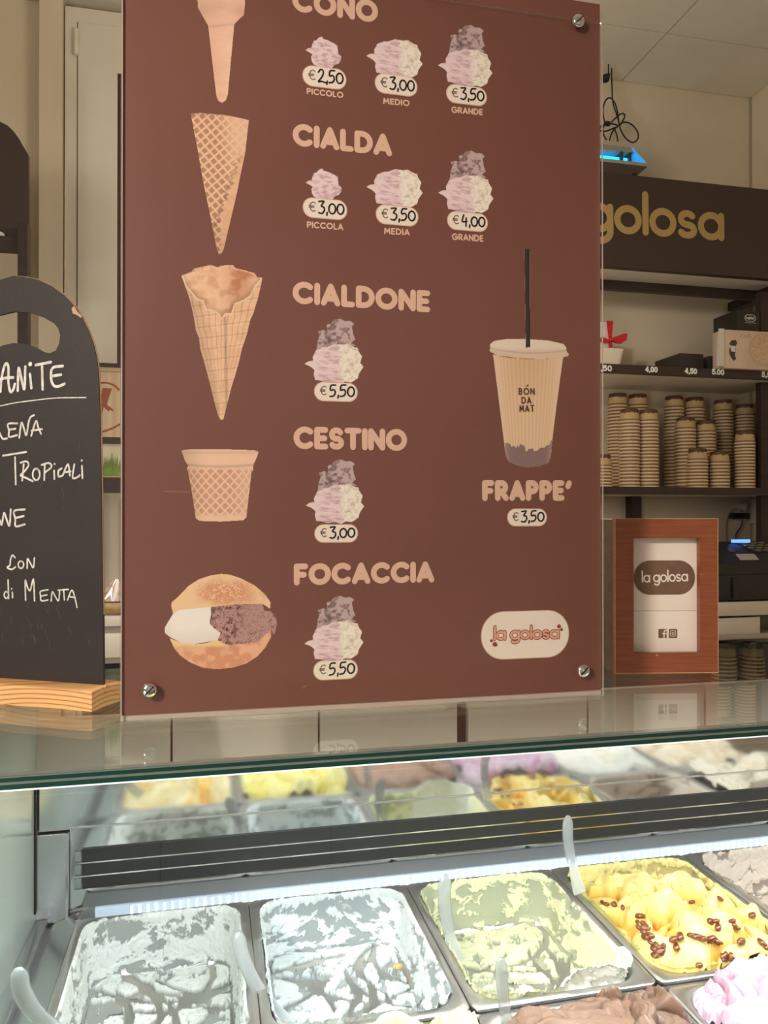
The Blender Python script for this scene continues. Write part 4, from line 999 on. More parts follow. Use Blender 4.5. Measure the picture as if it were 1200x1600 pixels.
for l in ([(.0005, 0), (.0005, NH)], [(0, NH - .0005), (NW, NH - .0005)], [(NW - .0005, 0), (NW - .0005, NH)], [(0, .0008), (NW, .0008)]):
    b.strokes(npn, [l], .0011, .0003)
b.strokes(npn, [[npn.uv(1025, 1023), npn.uv(1028, 1024.5)]], .0016, .0004); b.strokes(npn, [[npn.uv(1096, 897.5)]], .0018, .0004)
b.build('worn_edges', M_worn, nb)
spn = Plane(n0, -nbk, (0, 0, 1), -nax)
b = MB(); rs2 = random.Random(2)
for k in range(9):
    d_, v_ = rs2.uniform(.02, .05), NH * (.62 + .035 * (k % 4)) ; b.strokes(spn, [smooth_line([(-d_, v_), (-d_ - .006, v_ + .006), (-d_ + .002, v_ + .010)], 3)], .0008, .0003, seg=5)
b.build('scratches', mat('pale_scratch', srgb(150, 124, 92), .7), nb)
# napkins inside
npp = Plane(n0 - npn.N * .0185, nax, (0, 0, 1), -nbk)
nk = thing('napkin_stack', tuple(n0 + nax * NW / 2 + nbk * .07 + Vector((0, 0, .0105))), 'stack of folded white paper napkins printed with a brown logo oval', 'napkins')
M_paper = mat('napkin_paper', srgb(240, 226, 212), .75, bump=.1, bscale=400)
zm = npp.uv(1040, 954)[1]
nbox('napkin', M_paper, .0125, NW - .0125, zm, NH - .013, .0185, .045, nk); nbox('napkin', M_paper, .0125, NW - .0125, .0106, zm - .0006, .0177, .044, nk); nbox('folded_stack', M_paper, .0125, NW - .0125, .0106, NH - .014, .046, .118, nk)
M_nprint = mat('napkin_print', srgb(122, 92, 74), .7, color2=srgb(112, 84, 66), scale=60)
cu, cv = npp.uv(1038, 902.5); hw_ = (npp.uv(1086, 902)[0] - npp.uv(990.3, 902)[0]) / 2; hh2 = (npp.uv(1038, 876)[1] - npp.uv(1038, 929.5)[1]) / 2
b = MB(); b.poly(npp, rrect(cu, cv, hw_, hh2, hh2 * .97, 10), .0003); b.build('logo_oval', M_nprint, nk)
b = MB(); place_text(b, npp, 'la golosa', (1002.5, 910.5), (1075, 908.5), 18.5, 2.4, .0006, gap=.18); b.build('logo_lettering', M_paper, nk)
pp2 = Plane(npp.O + npp.N * .0010, npp.U, npp.V, npp.N)
b = MB(); us = lambda x_, y_: pp2.uv(x_, y_)
for x_ in (1028.6, 1045):
    a_, c_ = us(x_, 997), us(x_ + 13, 982.7); b.poly(pp2, rrect((a_[0] + c_[0]) / 2, (a_[1] + c_[1]) / 2, (c_[0] - a_[0]) / 2, (c_[1] - a_[1]) / 2, .0012, 4), .0002)
b.build('social_squares', M_nprint, nk)
b = MB(); kx = .0010
b.strokes(pp2, [[us(1037.5, 997), us(1037.5, 987), us(1038.8, 985), us(1041, 985)], [us(1035.2, 990), us(1040.6, 990)]], .0021, .0004)
a_ = us(1051.5, 989.8)
b.strokes(pp2, [rrect(a_[0], a_[1], .0046, .0046, .0016, 4) + [rrect(a_[0], a_[1], .0046, .0046, .0016, 4)[0]], arc(a_[0], a_[1], .0019, .0019, 0, 360, 14), [(a_[0] + .0029, a_[1] + .0029)]], .0008, .0004)
b.build('social_icons', M_paper, nk)
# ================================================================== back shelf unit, right
YS = 2.60; sp_ = front_plane(YS); SX0 = PY(700, 500, YS).x; SX1 = 2.245
Zs = lambda x_, y_, Y=YS: PY(x_, y_, Y).z
su = thing('shelf_unit', ((SX0 + SX1) / 2, 2.75, 0), 'dark wenge wall shelf unit with a lettered header above cup shelves', 'shelf unit')
zs1, zs0 = Zs(1060, 281.5), Zs(1060, 424.5)
fpl = front_plane(YS)
# header: rounded right end
b = MB()
hd = [(SX0, zs0), (SX1 + .01, zs0)] + [(SX1 + .01, zs1 - .06)] + arc(SX1 - .05, zs1 - .06, .06, .06, 0, 90, 6) + [(SX0, zs1)]
b.poly(fpl, hd, -.03, .0); hdr = b.build('header_sign', mat('header_brown', srgb(62, 46, 39), .5), su)
M_hg = mat('header_gold', srgb(172, 144, 88), .5)
b = MB(); place_text(b, fpl, 'golosa', (914, 361.5), (1131.5, 377.5), 68, 11.2, .0015, gap=.20); b.build('header_lettering', M_hg, hdr)
b = MB(); place_text(b, fpl, 'la', (845, 357), (896, 360.5), 68, 11.2, .0015, gap=.20); b.build('header_lettering', M_hg, hdr)
box_obj('header_top', M_dark, SX0, SX1, YS + .03, YS + .17, zs1 - .03, zs1 - .012, su)
YB2 = YS + .16
box_obj('light_panel', mat('pale_underside', srgb(232, 224, 210), .5), SX0, SX1 - .02, YS + .031, YB2, zs0 + .004, zs0 + .016, su)
zb1 = Zs(1000, 435.5, YB2); zb0_ = Zs(1000, 455, YB2)
box_obj('top_rail', M_dark, SX0, SX1 - .05, YB2, YB2 + .025, zb0_, zs0 + .004, su)
for xx_ in (SX0, SX1 - .05): box_obj('side_rail', M_dark, xx_, xx_ + .05, YS + .002, YB - .002, zb0_, zs0 + .003, su)
YPO = 2.655; px_post = PY(1189, 600, YPO).x
ztop_post = zb0_ - .001
def shelf(name, y_top, y_bot, xq, d0=YS, d1=YB - .004, x1=SX1):
    box_obj('shelf_board', M_white, SX0, x1, d0 + .0185, d1, Zs(xq, y_bot) + .001, Zs(xq, y_top), su)
    return box_obj(name, M_dark, SX0, x1, d0, d0 + .018, Zs(xq, y_bot), Zs(xq, y_top), su)
sh1 = shelf('shelf_edge', 573.5, 587, 1060); sh2 = shelf('shelf_edge', 761, 773, 1060)
z1t, z2t = Zs(1060, 573.5), Zs(1060, 761); z2b = Zs(1060, 773)
box_obj('post', M_dark, px_post, XR - .004, YPO, YPO + .03, z1t, ztop_post, su); box_obj('post', M_dark, px_post, XR - .004, YPO, YPO + .03, z2t, Zs(1060, 587), su); box_obj('post', M_dark, px_post, XR - .004, YPO, YPO + .03, 0, z2b, su)
for z0_, z1_ in ((z1t, ztop_post), (z2t, Zs(1060, 587)), (0, z2b)): box_obj('post', M_dark, SX0, SX0 + .045, YS + .001, YS + .028, z0_, z1_, su)
xm = PY(995, 790, YB - .06).x; box_obj('rear_post', M_dark, xm - .022, xm + .022, YB - .06, YB - .01, 0, z2b, su)
M_num = mat('price_number_white', srgb(232, 228, 220), .5)
for s_, a_, c_ in (('3,50', (931, 579.2), (956, 580.6)), ('4,00', (1007.8, 581.5), (1027.5, 582.5)), ('4,50', (1069.5, 584), (1089, 585.2)), ('5.00', (1112, 585.2), (1131.5, 586.5)), ('5,50', (1189.5, 589.5), (1210, 591))):
    b = MB(); place_text(b, fpl, s_, a_, c_, 9.4, 2.3, .0008, gap=.26); b.build('price_number', M_num, sh1)

# ------------------------------------------------------------------ paper cups
def cup_mat():
    m = bpy.data.materials.new('cup_paper'); m.use_nodes = True; nt = m.node_tree; N = nt.nodes; L = nt.links; bs = N['Principled BSDF']; bs.inputs['Roughness'].default_value = .6
    tc = N.new('ShaderNodeTexCoord'); sx = N.new('ShaderNodeSeparateXYZ'); L.new(tc.outputs['Object'], sx.inputs[0])
    nz = N.new('ShaderNodeTexNoise'); nz.inputs['Scale'].default_value = 70; nz.inputs['Detail'].default_value = 2
    mpn = N.new('ShaderNodeMapping'); mpn.inputs['Scale'].default_value = (1, 1, .25); L.new(tc.outputs['Object'], mpn.inputs[0]); L.new(mpn.outputs[0], nz.inputs['Vector'])
    ma = N.new('ShaderNodeMath'); ma.operation = 'MULTIPLY_ADD'; ma.inputs[1].default_value = .018; ma.inputs[2].default_value = -.009; L.new(nz.outputs['Fac'], ma.inputs[0])
    ad = N.new('ShaderNodeMath'); ad.operation = 'ADD'; L.new(sx.outputs['Z'], ad.inputs[0]); L.new(ma.outputs[0], ad.inputs[1])
    gt = N.new('ShaderNodeMath'); gt.operation = 'GREATER_THAN'; gt.inputs[1].default_value = .0392; L.new(ad.outputs[0], gt.inputs[0])
    mx = N.new('ShaderNodeMix'); mx.data_type = 'RGBA'; mx.inputs[6].default_value = (*srgb(196, 168, 122), 1); mx.inputs[7].default_value = (*srgb(92, 62, 46), 1)
    L.new(gt.outputs[0], mx.inputs[0]); L.new(mx.outputs[2], bs.inputs['Base Color']); return m
M_cup = cup_mat(); M_rimc = mat('cup_rim', srgb(228, 208, 172), .6); M_cuplow = mat('cup_lower_band', srgb(132, 98, 70), .6)
CH = .055
def make_cup(n=20):
    b = MB(); R0, R1 = .041, .0345
    b.lathe([(R0 - .001, 0), (R0 + .001, .0008), (R0 + .0018, .003), (R0 + .0012, .0052), (R0 - .0003, .0062)], n=n, mi=1, cap0=False, cap1=False)
    b.lathe([(R0 - .0003, .0062), (R0 - .0012, .0125)], n=n, mi=2, cap0=False, cap1=False)
    b.lathe([(R0 - .0012, .0125), (R1 + .0012, .050), (R1 + .0004, CH - .001), (R1 - .001, CH), (R1 - .003, CH - .001), (R1 - .004, CH - .004)], n=n, mi=0, cap0=False, cap1=True)
    b.lathe([(R1 - .005, CH - .006), (R0 - .0025, .0005), (R0 - .001, 0)], n=n, mi=1, cap0=False, cap1=False)
    return b.build('paper_cup', [M_cup, M_rimc, M_cuplow], None, smooth=True, base=(0, 0, 0), sharp=50)
cup0 = make_cup(); cup_used = [False]
def cup_stack(px, ytop, Y, zbase, label, group, sp=.0138, scale=1.0, nmax=30):
    p = PY(px, ytop, Y); n = max(1, min(nmax, int(round((p.z - CH * scale - zbase) / (sp * scale))) + 1))
    step = (p.z - CH * scale - zbase) / max(1, n - 1) if n > 1 else sp
    for k in range(n):
        if not cup_used[0]: o = cup0; cup_used[0] = True
        else: o = cup0.copy(); COL.objects.link(o)
        o.location = (p.x, Y, zbase + .0004 + step * k); o.scale = (scale,) * 3
        o.rotation_euler = (0, 0, random.Random(k * 7 + int(px)).uniform(0, 6.28))
        tag(o, ('topmost cup ' if k == n - 1 else 'lower cup ') + label, 'cup', group)
    return n
BKY, MDY, FRY = 2.865, 2.772, 2.68
CUPS = [(940, 711, FRY, 'of the low cup stack at the menu board edge'), (965, 616, BKY, 'of the tall rear stack nearest the menu board'), (996.5, 617, BKY, 'of the tall rear stack behind a pair of equal stacks'),
        (983.5, 640, FRY, 'of the front equal pair, the stack nearer the menu board'), (1013, 641, FRY, 'of the front equal pair, the stack nearer the till'),
        (1053, 620, BKY, 'of the widest-looking tall stack behind the stepped stacks'), (1085, 622, BKY, 'of the slim tall stack rising behind the stepped stacks'),
        (1071, 653, MDY, 'of the middle step stack nearer the menu board'), (1102.5, 658, MDY, 'of the middle step stack nearer the till'),
        (1090, 701.5, FRY, 'of the lowest step stack nearer the menu board'), (1124, 706, FRY, 'of the lowest step stack nearer the till'),
        (1129.5, 626, BKY, 'of the tall stack standing alone behind the lowest step'), (1163.5, 633, BKY, 'of the tall rear stack beside the dark post'), (1163.5, 674, FRY, 'of the front stack beside the dark post')]
tot = 0
for px, yt, Y, lab in CUPS:
    tot += cup_stack(px, yt, Y, z2t, lab, 'paper cups stacked on the cup shelf', scale={BKY: .98, MDY: .97, FRY: .93}[Y])
# ------------------------------------------------------------------ things on the price shelf
def shelf_box(name, m, px0, px1, py0, Y, dep_, zb_, label, cat, par=None):
    a_ = PY(px0, py0, Y); c_ = PY(px1, py0, Y)
    o = MB().box(a_.x, c_.x, Y, Y + dep_, zb_ + .0005, a_.z, 0, .002).build(name, m, None, smooth=True); ORG[o.name] = o.location.copy()
    return tag(o, label, cat)
M_bbox = mat('black_card', srgb(44, 40, 36), .5)
shelf_box('gift_box', M_bbox, 1062, 1099.5, 551.5, 2.64, .17, z1t, 'low black card box on the price shelf above 4,50', 'box')
o_ = shelf_box('gift_box', M_bbox, 1107.5, 1120, 556, 2.66, .12, z1t, 'low black card box partly behind the beige picture box', 'box')
Yc = 2.578; a_ = PY(1131, 514.5, Yc)
ck = thing('cake_box', (a_.x + .1, Yc + .08, z1t + .0005), 'beige card box printed with a figure and a round wafer', 'box')
cw = PY(1215, 514.5, Yc).x; M_beige = mat('beige_card', srgb(206, 180, 158), .6, color2=srgb(198, 170, 148), scale=12)
cwx = min(cw, px_post - .012)
b = MB(); b.box(a_.x, PY(1222, 545, Yc).x, Yc, Yc + .068, z1t + .0005, a_.z, 0, .0015); b.build('carton', M_beige, ck, smooth=True)
cpl = front_plane(Yc); ux = lambda x_, y_: cpl.uv(x_, y_)
b = MB(); b.poly(cpl, [ux(*p) for p in ((1123.5, 513.5), (1130.8, 514), (1130.8, 572.5), (1120, 572))], -.004, .004); b.build('side_flap', mat('card_white', srgb(206, 196, 182), .6), ck)
b = MB(); b.poly(cpl, [ux(*p) for p in ((1140, 554), (1139, 547), (1142, 540), (1139, 537), (1143, 532), (1149, 531), (1152, 536), (1149, 541), (1150, 547), (1148, 554), (1150, 561), (1146, 564), (1143, 560))], .0005); b.build('printed_figure', mat('figure_ink', srgb(70, 58, 56), .6), ck)
b = MB(); b.poly(cpl, [ux(*p) for p in ((1141, 540), (1149, 541), (1149, 550), (1142, 549))], .0008); b.build('printed_apron', mat('figure_white', srgb(216, 206, 196), .6), ck)
cc_ = ux(1192, 546); b = MB(); rr_ = .062
b.poly(cpl, arc(cc_[0], cc_[1], rr_, rr_, 0, 360, 32)[:-1], .0005); b.build('printed_wafer', mat('wafer_rim_print', srgb(190, 160, 132), .6), ck)
b = MB(); b.poly(cpl, arc(cc_[0], cc_[1], rr_ * .88, rr_ * .88, 0, 360, 32)[:-1], .0008); b.build('printed_wafer_disc', mat('wafer_print', srgb(208, 180, 142), .6, color2=srgb(190, 158, 118), scale=120), ck)
b = MB(); b.strokes(cpl, [smooth_line([ux(*p) for p in ((1156, 527), (1159, 523), (1161, 528), (1164, 524), (1167, 527), (1170, 521), (1171, 528), (1174, 525))], 4)], .0016, .0006, seg=6); b.build('printed_script', mat('script_ink', srgb(150, 122, 104), .6), ck)
a2 = PY(1151, 484, 2.655)
lb = thing('logo_box', (a2.x + .05, 2.72, z1t + .0006), 'tall black card box with a pale oval logo behind the beige box', 'box')
b = MB(); b.box(a2.x, px_post - .004, 2.655, 2.80, z1t + .0006, a2.z, 0, .002); b.build('carton', M_bbox, lb, smooth=True)
lpl = front_plane(2.655); l0, l1 = lpl.uv(1172, 497)
b = MB(); ov = rrect(l0, l1, .024, .0125, .0122, 8); b.strokes(lpl, [ov + [ov[0]]], .0018, .0008, seg=6); b.strokes(lpl, [[(l0 - .022 + .0044 * k, l1 - .019), (l0 - .0195 + .0044 * k, l1 - .019)] for k in range(11)], .0018, .0008, seg=5)
ls_, tw_ = text_lines('la golosa', GL, .2); b.strokes(lpl, [[(l0 - .0175 + u * .035 / tw_, l1 - .004 + v * .010) for u, v in l] for l in ls_], .0017, .0008, seg=6)
b.build('logo_print', M_num, lb)
# wrapped tray with red ribbon
Yt = 2.66; t0 = PY(905, 560, Yt); t1 = PY(977, 560, Yt)
tr = thing('gift_tray', ((t0.x + t1.x) / 2, Yt + .05, z1t), 'cream tray with a wrapped gift tied by a red ribbon bow', 'gift tray')
zt0, zt1 = z1t + .0005, PY(960, 545, Yt).z
b = MB(); xm_ = (t0.x + t1.x) / 2; hw_ = (t1.x - t0.x) / 2
b.loops([[(xm_ + u, Yt + .05 + v, z_) for u, v in rrect(0, 0, hw_ * s_, .06 * s_, .02, 5)] for z_, s_ in ((zt0, .80), (zt0 + .006, .86), (zt1 - .006, .97), (zt1, 1.0), (zt1, .95), (zt1 - .012, .9))], 0, True, True, True); b.build('tray', mat('cream_ceramic', srgb(220, 208, 188), .35), tr, smooth=True)
b = MB(); g1 = PY(958, 501, Yt).z; b.box(xm_ - hw_ * .85, PY(956, 520, Yt).x, Yt + .02, Yt + .085, zt1 - .0115, g1, 0, .006); b.build('gift', mat('gift_paper', srgb(226, 218, 206), .5), tr, smooth=True)
tpl = front_plane(Yt + .012); q_ = lambda *a: [tpl.uv(*p) for p in a]
M_red = mat('red_ribbon', srgb(184, 32, 42), .4)
b = MB(); b.poly(tpl, q_((947.5, 501.5), (957.5, 501.5), (955, 530), (951, 530)), 0, .004); b.poly(tpl, q_((950.5, 530), (955.5, 530), (956.5, 543.5), (951, 543.5)), 0, .004); b.build('ribbon', M_red, tr)
b = MB(); b.poly(tpl, q_((953, 529), (962, 526), (974, 521.5), (978.5, 522.5), (977, 532), (970, 537), (962, 536), (955, 533)), -.004, .010); b.build('bow_loop', M_red, tr)
b = MB(); b.poly(tpl, q_((953, 529), (948, 531), (940, 527), (936, 531), (942, 536), (950, 535)), -.004, .010); b.build('bow_loop', M_red, tr)
b = MB(); c_ = tpl.uv(953, 531); b.lathe([(.004, -.004), (.009, .002), (.009, .008), (.004, .013)], (c_[0], Yt + .012, c_[1]), 10, axis='y'); b.build('knot', M_red, tr, smooth=True)

# ================================================================== back counter with till
YK = 2.46
zk1, zk0 = PY(1160, 941, YK).z, PY(1160, 962, YK).z
KX0, KX1 = PY(800, 950, YK).x, XR - .01
bc = thing('back_counter', ((KX0 + KX1) / 2, 2.68, 0), 'pale laminate back counter with an open lower shelf', 'counter')
M_kc = mat('counter_laminate', srgb(222, 212, 196), .45)
box_obj('worktop', M_kc, KX0, KX1, YK, YS - .006, zk0, zk1, bc, .002)
zq1, zq0 = PY(1160, 991.5, YK).z, PY(1160, 999, YK).z
box_obj('lower_shelf', mat('shelf_grey', srgb(176, 168, 156), .4), KX0, KX1, YK + .002, YS - .006, zq0, zq1, bc, .001)
zc0 = PY(1160, 1078, YK).z
box_obj('cup_shelf', M_kc, KX0, KX1, YK + .002, YS - .006, zc0 - .02, zc0, bc)
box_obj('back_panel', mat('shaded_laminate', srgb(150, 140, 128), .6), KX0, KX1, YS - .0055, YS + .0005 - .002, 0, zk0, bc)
for xx_ in (KX0, KX1 - .02): box_obj('side_panel', M_kc, xx_, xx_ + .02, YK + .002, YS - .006, 0, zc0 - .021, bc)
for xx_ in (KX0, KX1 - .02):
    box_obj('side_panel', M_kc, xx_, xx_ + .02, YK + .004, YS - .0065, zc0, zq0, bc); box_obj('side_panel', M_kc, xx_, xx_ + .02, YK + .004, YS - .0065, zq1, zk0, bc)
# drawer-like white tray in the upper gap
a_ = PY(1100, 970, YK + .01); c_ = PY(1187, 970, YK + .01)
tray = thing('storage_tray', ((a_.x + c_.x) / 2, YK + .06, zq1), 'white plastic tray on the shelf under the till', 'tray')
zt_ = PY(1150, 965, YK + .01).z
box_obj('tray_front', mat('tray_white', srgb(224, 216, 202), .4), a_.x, c_.x, YK + .008, YK + .012, zq1 + .0005, zt_, tray, .001); box_obj('tray_side', MATS['tray_white'], c_.x - .004, c_.x, YK + .0125, YK + .115, zq1 + .0005, zt_, tray); box_obj('tray_side', MATS['tray_white'], a_.x, a_.x + .004, YK + .0125, YK + .115, zq1 + .0005, zt_, tray); box_obj('tray_bottom', MATS['tray_white'], a_.x + .0045, c_.x - .0045, YK + .0125, YK + .115, zq1 + .0005, zq1 + .004, tray)
for px, lab in ((1131, 'of the stack under the back counter beside the napkin box'), (1175, 'of the stack under the back counter below the till keys')):
    cup_stack(px, 1004.5, YK + .065, zc0, lab, 'paper cups under the back counter', scale=1.06)
# till
TX0, TX1 = PY(1118, 900, YK + .02).x, PY(1240, 900, YK + .02).x
till = thing('cash_register', ((TX0 + TX1) / 2, YK + .1, zk1), 'black cash register with a glowing blue light bar', 'cash register')
zz = lambda y_, Y=YK + .01: PY(1160, y_, Y).z
def tbox(name, m, x0_, x1_, y0_, y1_, z0_, z1_, c_=.004): return box_obj(name, m, x0_, x1_, y0_, y1_, z0_, z1_, till, c_)
tz0 = zk1 + .006
tbox('drawer', M_black, TX0, TX1, YK + .012, YS - .012, tz0, zz(898))
tbox('drawer_handle', mat('till_trim', srgb(22, 22, 24), .3), PY(1146, 900, YK).x, PY(1154, 900, YK).x, YK + .004, YK + .013, tz0 + .004, zz(902), .002)
for xx_ in (TX0 + .06, TX1 - .03): tbox('rubber_foot', M_gap, xx_, xx_ + .016, YK + .02, YK + .036, zk1 + .0002, tz0 + .001, .001)
# sloping upper body
yA, yC = YK + .016, YS - .014; zA, zC_ = zz(882), PY(1150, 846, yC).z
b = MB(); b.hexa([(TX0 + .004, yA, zz(898) + .0005), (TX1 - .004, yA, zz(898) + .0005), (TX1 - .004, yC, zz(898) + .0005), (TX0 + .004, yC, zz(898) + .0005), (TX0 + .004, yA, zA), (TX1 - .004, yA, zA), (TX1 - .004, yC, zC_), (TX0 + .004, yC, zC_)]); b.build('upper_body', M_black, till)
slope = Plane((0, yA, zA), (1, 0, 0), (0, yC - yA, zC_ - zA), (0, -(zC_ - zA), yC - yA)); Ls = math.hypot(yC - yA, zC_ - zA)
X_ = lambda px: PY(px, 870, YK + .07).x
b = MB(); b.poly(slope, rrect((X_(1147) + X_(1176)) / 2, Ls * .30, (X_(1176) - X_(1147)) / 2, Ls * .13, .004, 3), 0, .002); b.build('label_plate', mat('till_label', srgb(176, 170, 158), .5), till)
b = MB(); b.poly(slope, rrect(X_(1146), Ls * .62, .012, .012, .004, 3), 0, .002); b.build('button', mat('till_button', srgb(82, 80, 78), .5), till)
M_key = mat('till_key', srgb(120, 112, 84), .5); M_key2 = mat('till_key_dark', srgb(74, 70, 62), .5)
kp = tag(MB().poly(slope, [(X_(1160), Ls * .97), (X_(1181), Ls * .50), (TX1 - .008, Ls * .5), (TX1 - .008, Ls * .97)], 0, .002).build('keypad', mat('keypad_base', srgb(40, 40, 38), .5), till))
for r_ in range(4):
    for c__ in range(9):
        u_ = X_(1164) + .012 + c__ * .0125 + (3 - r_) * .010; v_ = Ls * (.56 + .11 * r_)
        if u_ < TX1 - .018: MB().poly(slope, rrect(u_, v_, .0048, Ls * .035, .001, 1), .0022, .005).build('key', M_key if (c__ + r_) % 3 else M_key2, kp)
bl = PY(1145, 845, yC - .02); br = PY(1172, 845, yC - .02)
b = MB(); b.box(bl.x, br.x, yC - .022, yC - .010, zC_ - .004, PY(1150, 843, yC - .02).z, 0, .001); tag(b.build('light_bar', mat('blue_light', srgb(60, 110, 255), .3, emit=(.10, .26, 1.0), estr=2.2), till), 'glowing blue light bar')
# socket, plugs and cables on the back wall
so = PY(1158, 796, YB - .005)
sk = thing('power_socket', (so.x, YB, so.z - .03), 'white wall socket with a white and a black plug', 'socket')
W2 = lambda px, py: PY(px, py, YB - .01)
a_, c_ = W2(1150, 783), W2(1167, 816); box_obj('wall_plate', mat('socket_white', srgb(214, 206, 194), .45), a_.x, c_.x, YB - .008, YB - .0005, c_.z, a_.z, sk, .002)
p_ = W2(1157, 792); MB().lathe([(.020, .008), (.021, .02), (.017, .036), (.010, .040)], (p_.x, YB, p_.z), 16, axis='y').build('white_plug', mat('plug_white', srgb(206, 202, 196), .4), sk, smooth=True)
a_, c_ = W2(1138, 801.5), W2(1163, 810.5); box_obj('black_adapter', M_black, a_.x, c_.x, YB - .045, YB - .009, c_.z, a_.z, sk, .004)
a_, c_ = W2(1170, 778), W2(1187, 818)
tag(MB().box(a_.x, c_.x, YB - .05, YB - .0005, c_.z, a_.z, 0, .006).build('wall_box', mat('socket_white', srgb(214, 206, 194), .45), None, smooth=True), 'pale plastic box on the wall beside the socket', 'wall box')
cv = lambda pts, Y: [PY(px, py, Y) for px, py in pts]
def cable(name, pts, r, m, label):
    o = MB().tube([Vector(p) for p in pts], r, 7).build(name, m, None, smooth=True); return tag(o, label, 'cable')
def sm3(pts, n=6):
    P = [Vector(p) for p in pts]; P = [2 * P[0] - P[1]] + P + [2 * P[-1] - P[-2]]; out = []
    for i in range(1, len(P) - 2):
        for k in range(n):
            t = k / n; p0, p1, p2, p3 = P[i - 1:i + 3]; out.append(.5 * ((2 * p1) + (p2 - p0) * t + (2 * p0 - 5 * p1 + 4 * p2 - p3) * t * t + (3 * p1 - p0 - 3 * p2 + p3) * t ** 3))
    out.append(P[-2]); return out
cable('power_cable', sm3(cv([(1152, 795), (1143, 798), (1136, 807), (1133, 820), (1134, 845), (1137, 880)], YB - .03)), .0035, mat('cable_grey', srgb(172, 168, 164), .5), 'pale grey cable hanging from the white plug')
cable('power_cable', sm3(cv([(1160, 811), (1158, 823), (1151, 833), (1149, 845), (1149, 870)], YB - .03)), .003, M_black, 'thin black cable dropping from the black plug')

# ================================================================== insect lamp on its cable
YI = 2.75
il = thing('insect_lamp', tuple(PY(960, 275, YI + .03)), 'grey hanging insect lamp glowing blue', 'insect lamp')
ipl = front_plane(YI); iq = lambda x_, y_: ipl.uv(x_, y_)
XI0 = PY(880, 250, YI).x; XI1 = PY(1012, 257, YI).x
M_il = mat('lamp_grey', srgb(176, 168, 156), .45); M_blue = mat('uv_tube', srgb(40, 170, 240), .3, emit=(.02, .52, 1.0), estr=1.7)
zi = lambda y_: PY(985, y_, YI).z
# tray below: wedge
DI = .125
b = MB(); b.hexa([(XI0, YI + .02, zi(270)), (XI1 - .035, YI + .02, zi(270)), (XI1 - .035, YI + DI - .02, zi(270)), (XI0, YI + DI - .02, zi(270)),
                  (XI0, YI, zi(257)), (XI1, YI, zi(257)), (XI1, YI + DI, zi(257)), (XI0, YI + DI, zi(257))]); b.build('tray', mat('lamp_tray', srgb(98, 86, 78), .4), il)
box_obj('tray_lip', M_il, XI0, XI1, YI - .002, YI + .004, zi(257.5), zi(252.5), il)
# hood
b = MB(); b.hexa([(XI0, YI + .004, zi(237)), (XI1 - .055, YI + .004, zi(237)), (XI1 - .055, YI + DI - .004, zi(237)), (XI0, YI + DI - .004, zi(237)),
                  (XI0, YI + .035, zi(223)), (XI1 - .055, YI + .035, zi(223)), (XI1 - .055, YI + DI - .035, zi(223)), (XI0, YI + DI - .035, zi(223))]); b.build('hood', M_il, il)
b = MB()
for yq in (YI + .03, YI + DI - .03): b.tube([(XI0, yq, zi(246)), (XI1 - .07, yq, zi(246))], .010, 12)
tag(b.build('uv_tubes', M_blue, il, smooth=True), 'glowing blue tubes')
box_obj('glow_back', mat('uv_reflector', srgb(60, 160, 215), .5, emit=(.01, .35, .95), estr=.9), XI0, XI1 - .062, YI + DI / 2 - .002, YI + DI / 2 + .002, zi(252), zi(237.5), il)
for px_ in (972, 985): box_obj('tube_holder', mat('lamp_dark', srgb(64, 56, 58), .5), PY(px_, 245, YI).x, PY(px_ + 2.6, 245, YI).x, YI + .004, YI + DI - .004, zi(252.5), zi(237.2), il)
b = MB(); xa = XI1 - .054; b.add([(xa, YI + .02, zi(226)), (xa, YI + DI - .02, zi(226)), (XI1 - .002, YI + DI - .002, zi(252)), (XI1 - .002, YI + .002, zi(252)), (xa, YI + .004, zi(252)), (xa, YI + DI - .004, zi(252))], [(3, 2, 1, 0), (0, 4, 3), (1, 2, 5), (4, 5, 2, 3), (0, 1, 5, 4)])
b.build('end_cap', mat('uv_end_cap', srgb(70, 150, 205), .3, emit=(.01, .33, .85), estr=.8), il)
c_ = PY(991, 272, YI + .02); b = MB(); b.lathe([(.010, -.001), (.010, .006), (.006, .008)], (c_.x, YI + .022, c_.z), 14, axis='y'); b.build('knob', M_black, il, smooth=True)
cy = lambda pts, Y=YI + .10: [PY(930 + a / 8.42, 100 + b_ / 8.42, Y) for a, b_ in pts]
loops = [[(215, 60), (216, 180), (222, 330), (226, 450), (240, 540), (280, 660), (310, 760), (330, 850), (380, 950), (440, 1010), (500, 1032), (550, 1000), (568, 940), (545, 870), (490, 805), (420, 768), (360, 770), (330, 800)],
         [(226, 460), (180, 445), (130, 490), (104, 590), (108, 690), (125, 780), (100, 860), (115, 940), (150, 1000)],
         [(228, 470), (262, 520), (290, 620), (305, 720), (320, 800), (360, 750), (388, 690), (375, 655), (330, 660), (270, 710), (215, 765)],
         [(160, 790), (90, 810), (55, 850), (80, 885), (150, 880), (230, 850), (300, 815), (240, 790), (160, 785)], [(300, 815), (240, 870), (205, 940), (188, 1005)], [(250, 850), (280, 920), (300, 1020)]]
for l in loops: MB().tube(sm3(cy(l), 5), .0032, 6).build('cable_loop', mat('cable_black', srgb(38, 32, 28), .5), il, smooth=True)
b = MB(); c_ = cy([(162, 785)])[0]; b.lathe([(.001, -.014), (.009, -.01), (.011, 0), (.009, .01), (.001, .014)], tuple(c_), 10, axis='x'); b.build('cable_tie', M_black, il, smooth=True)
h_ = PY(946, 122.5, YI + .10)
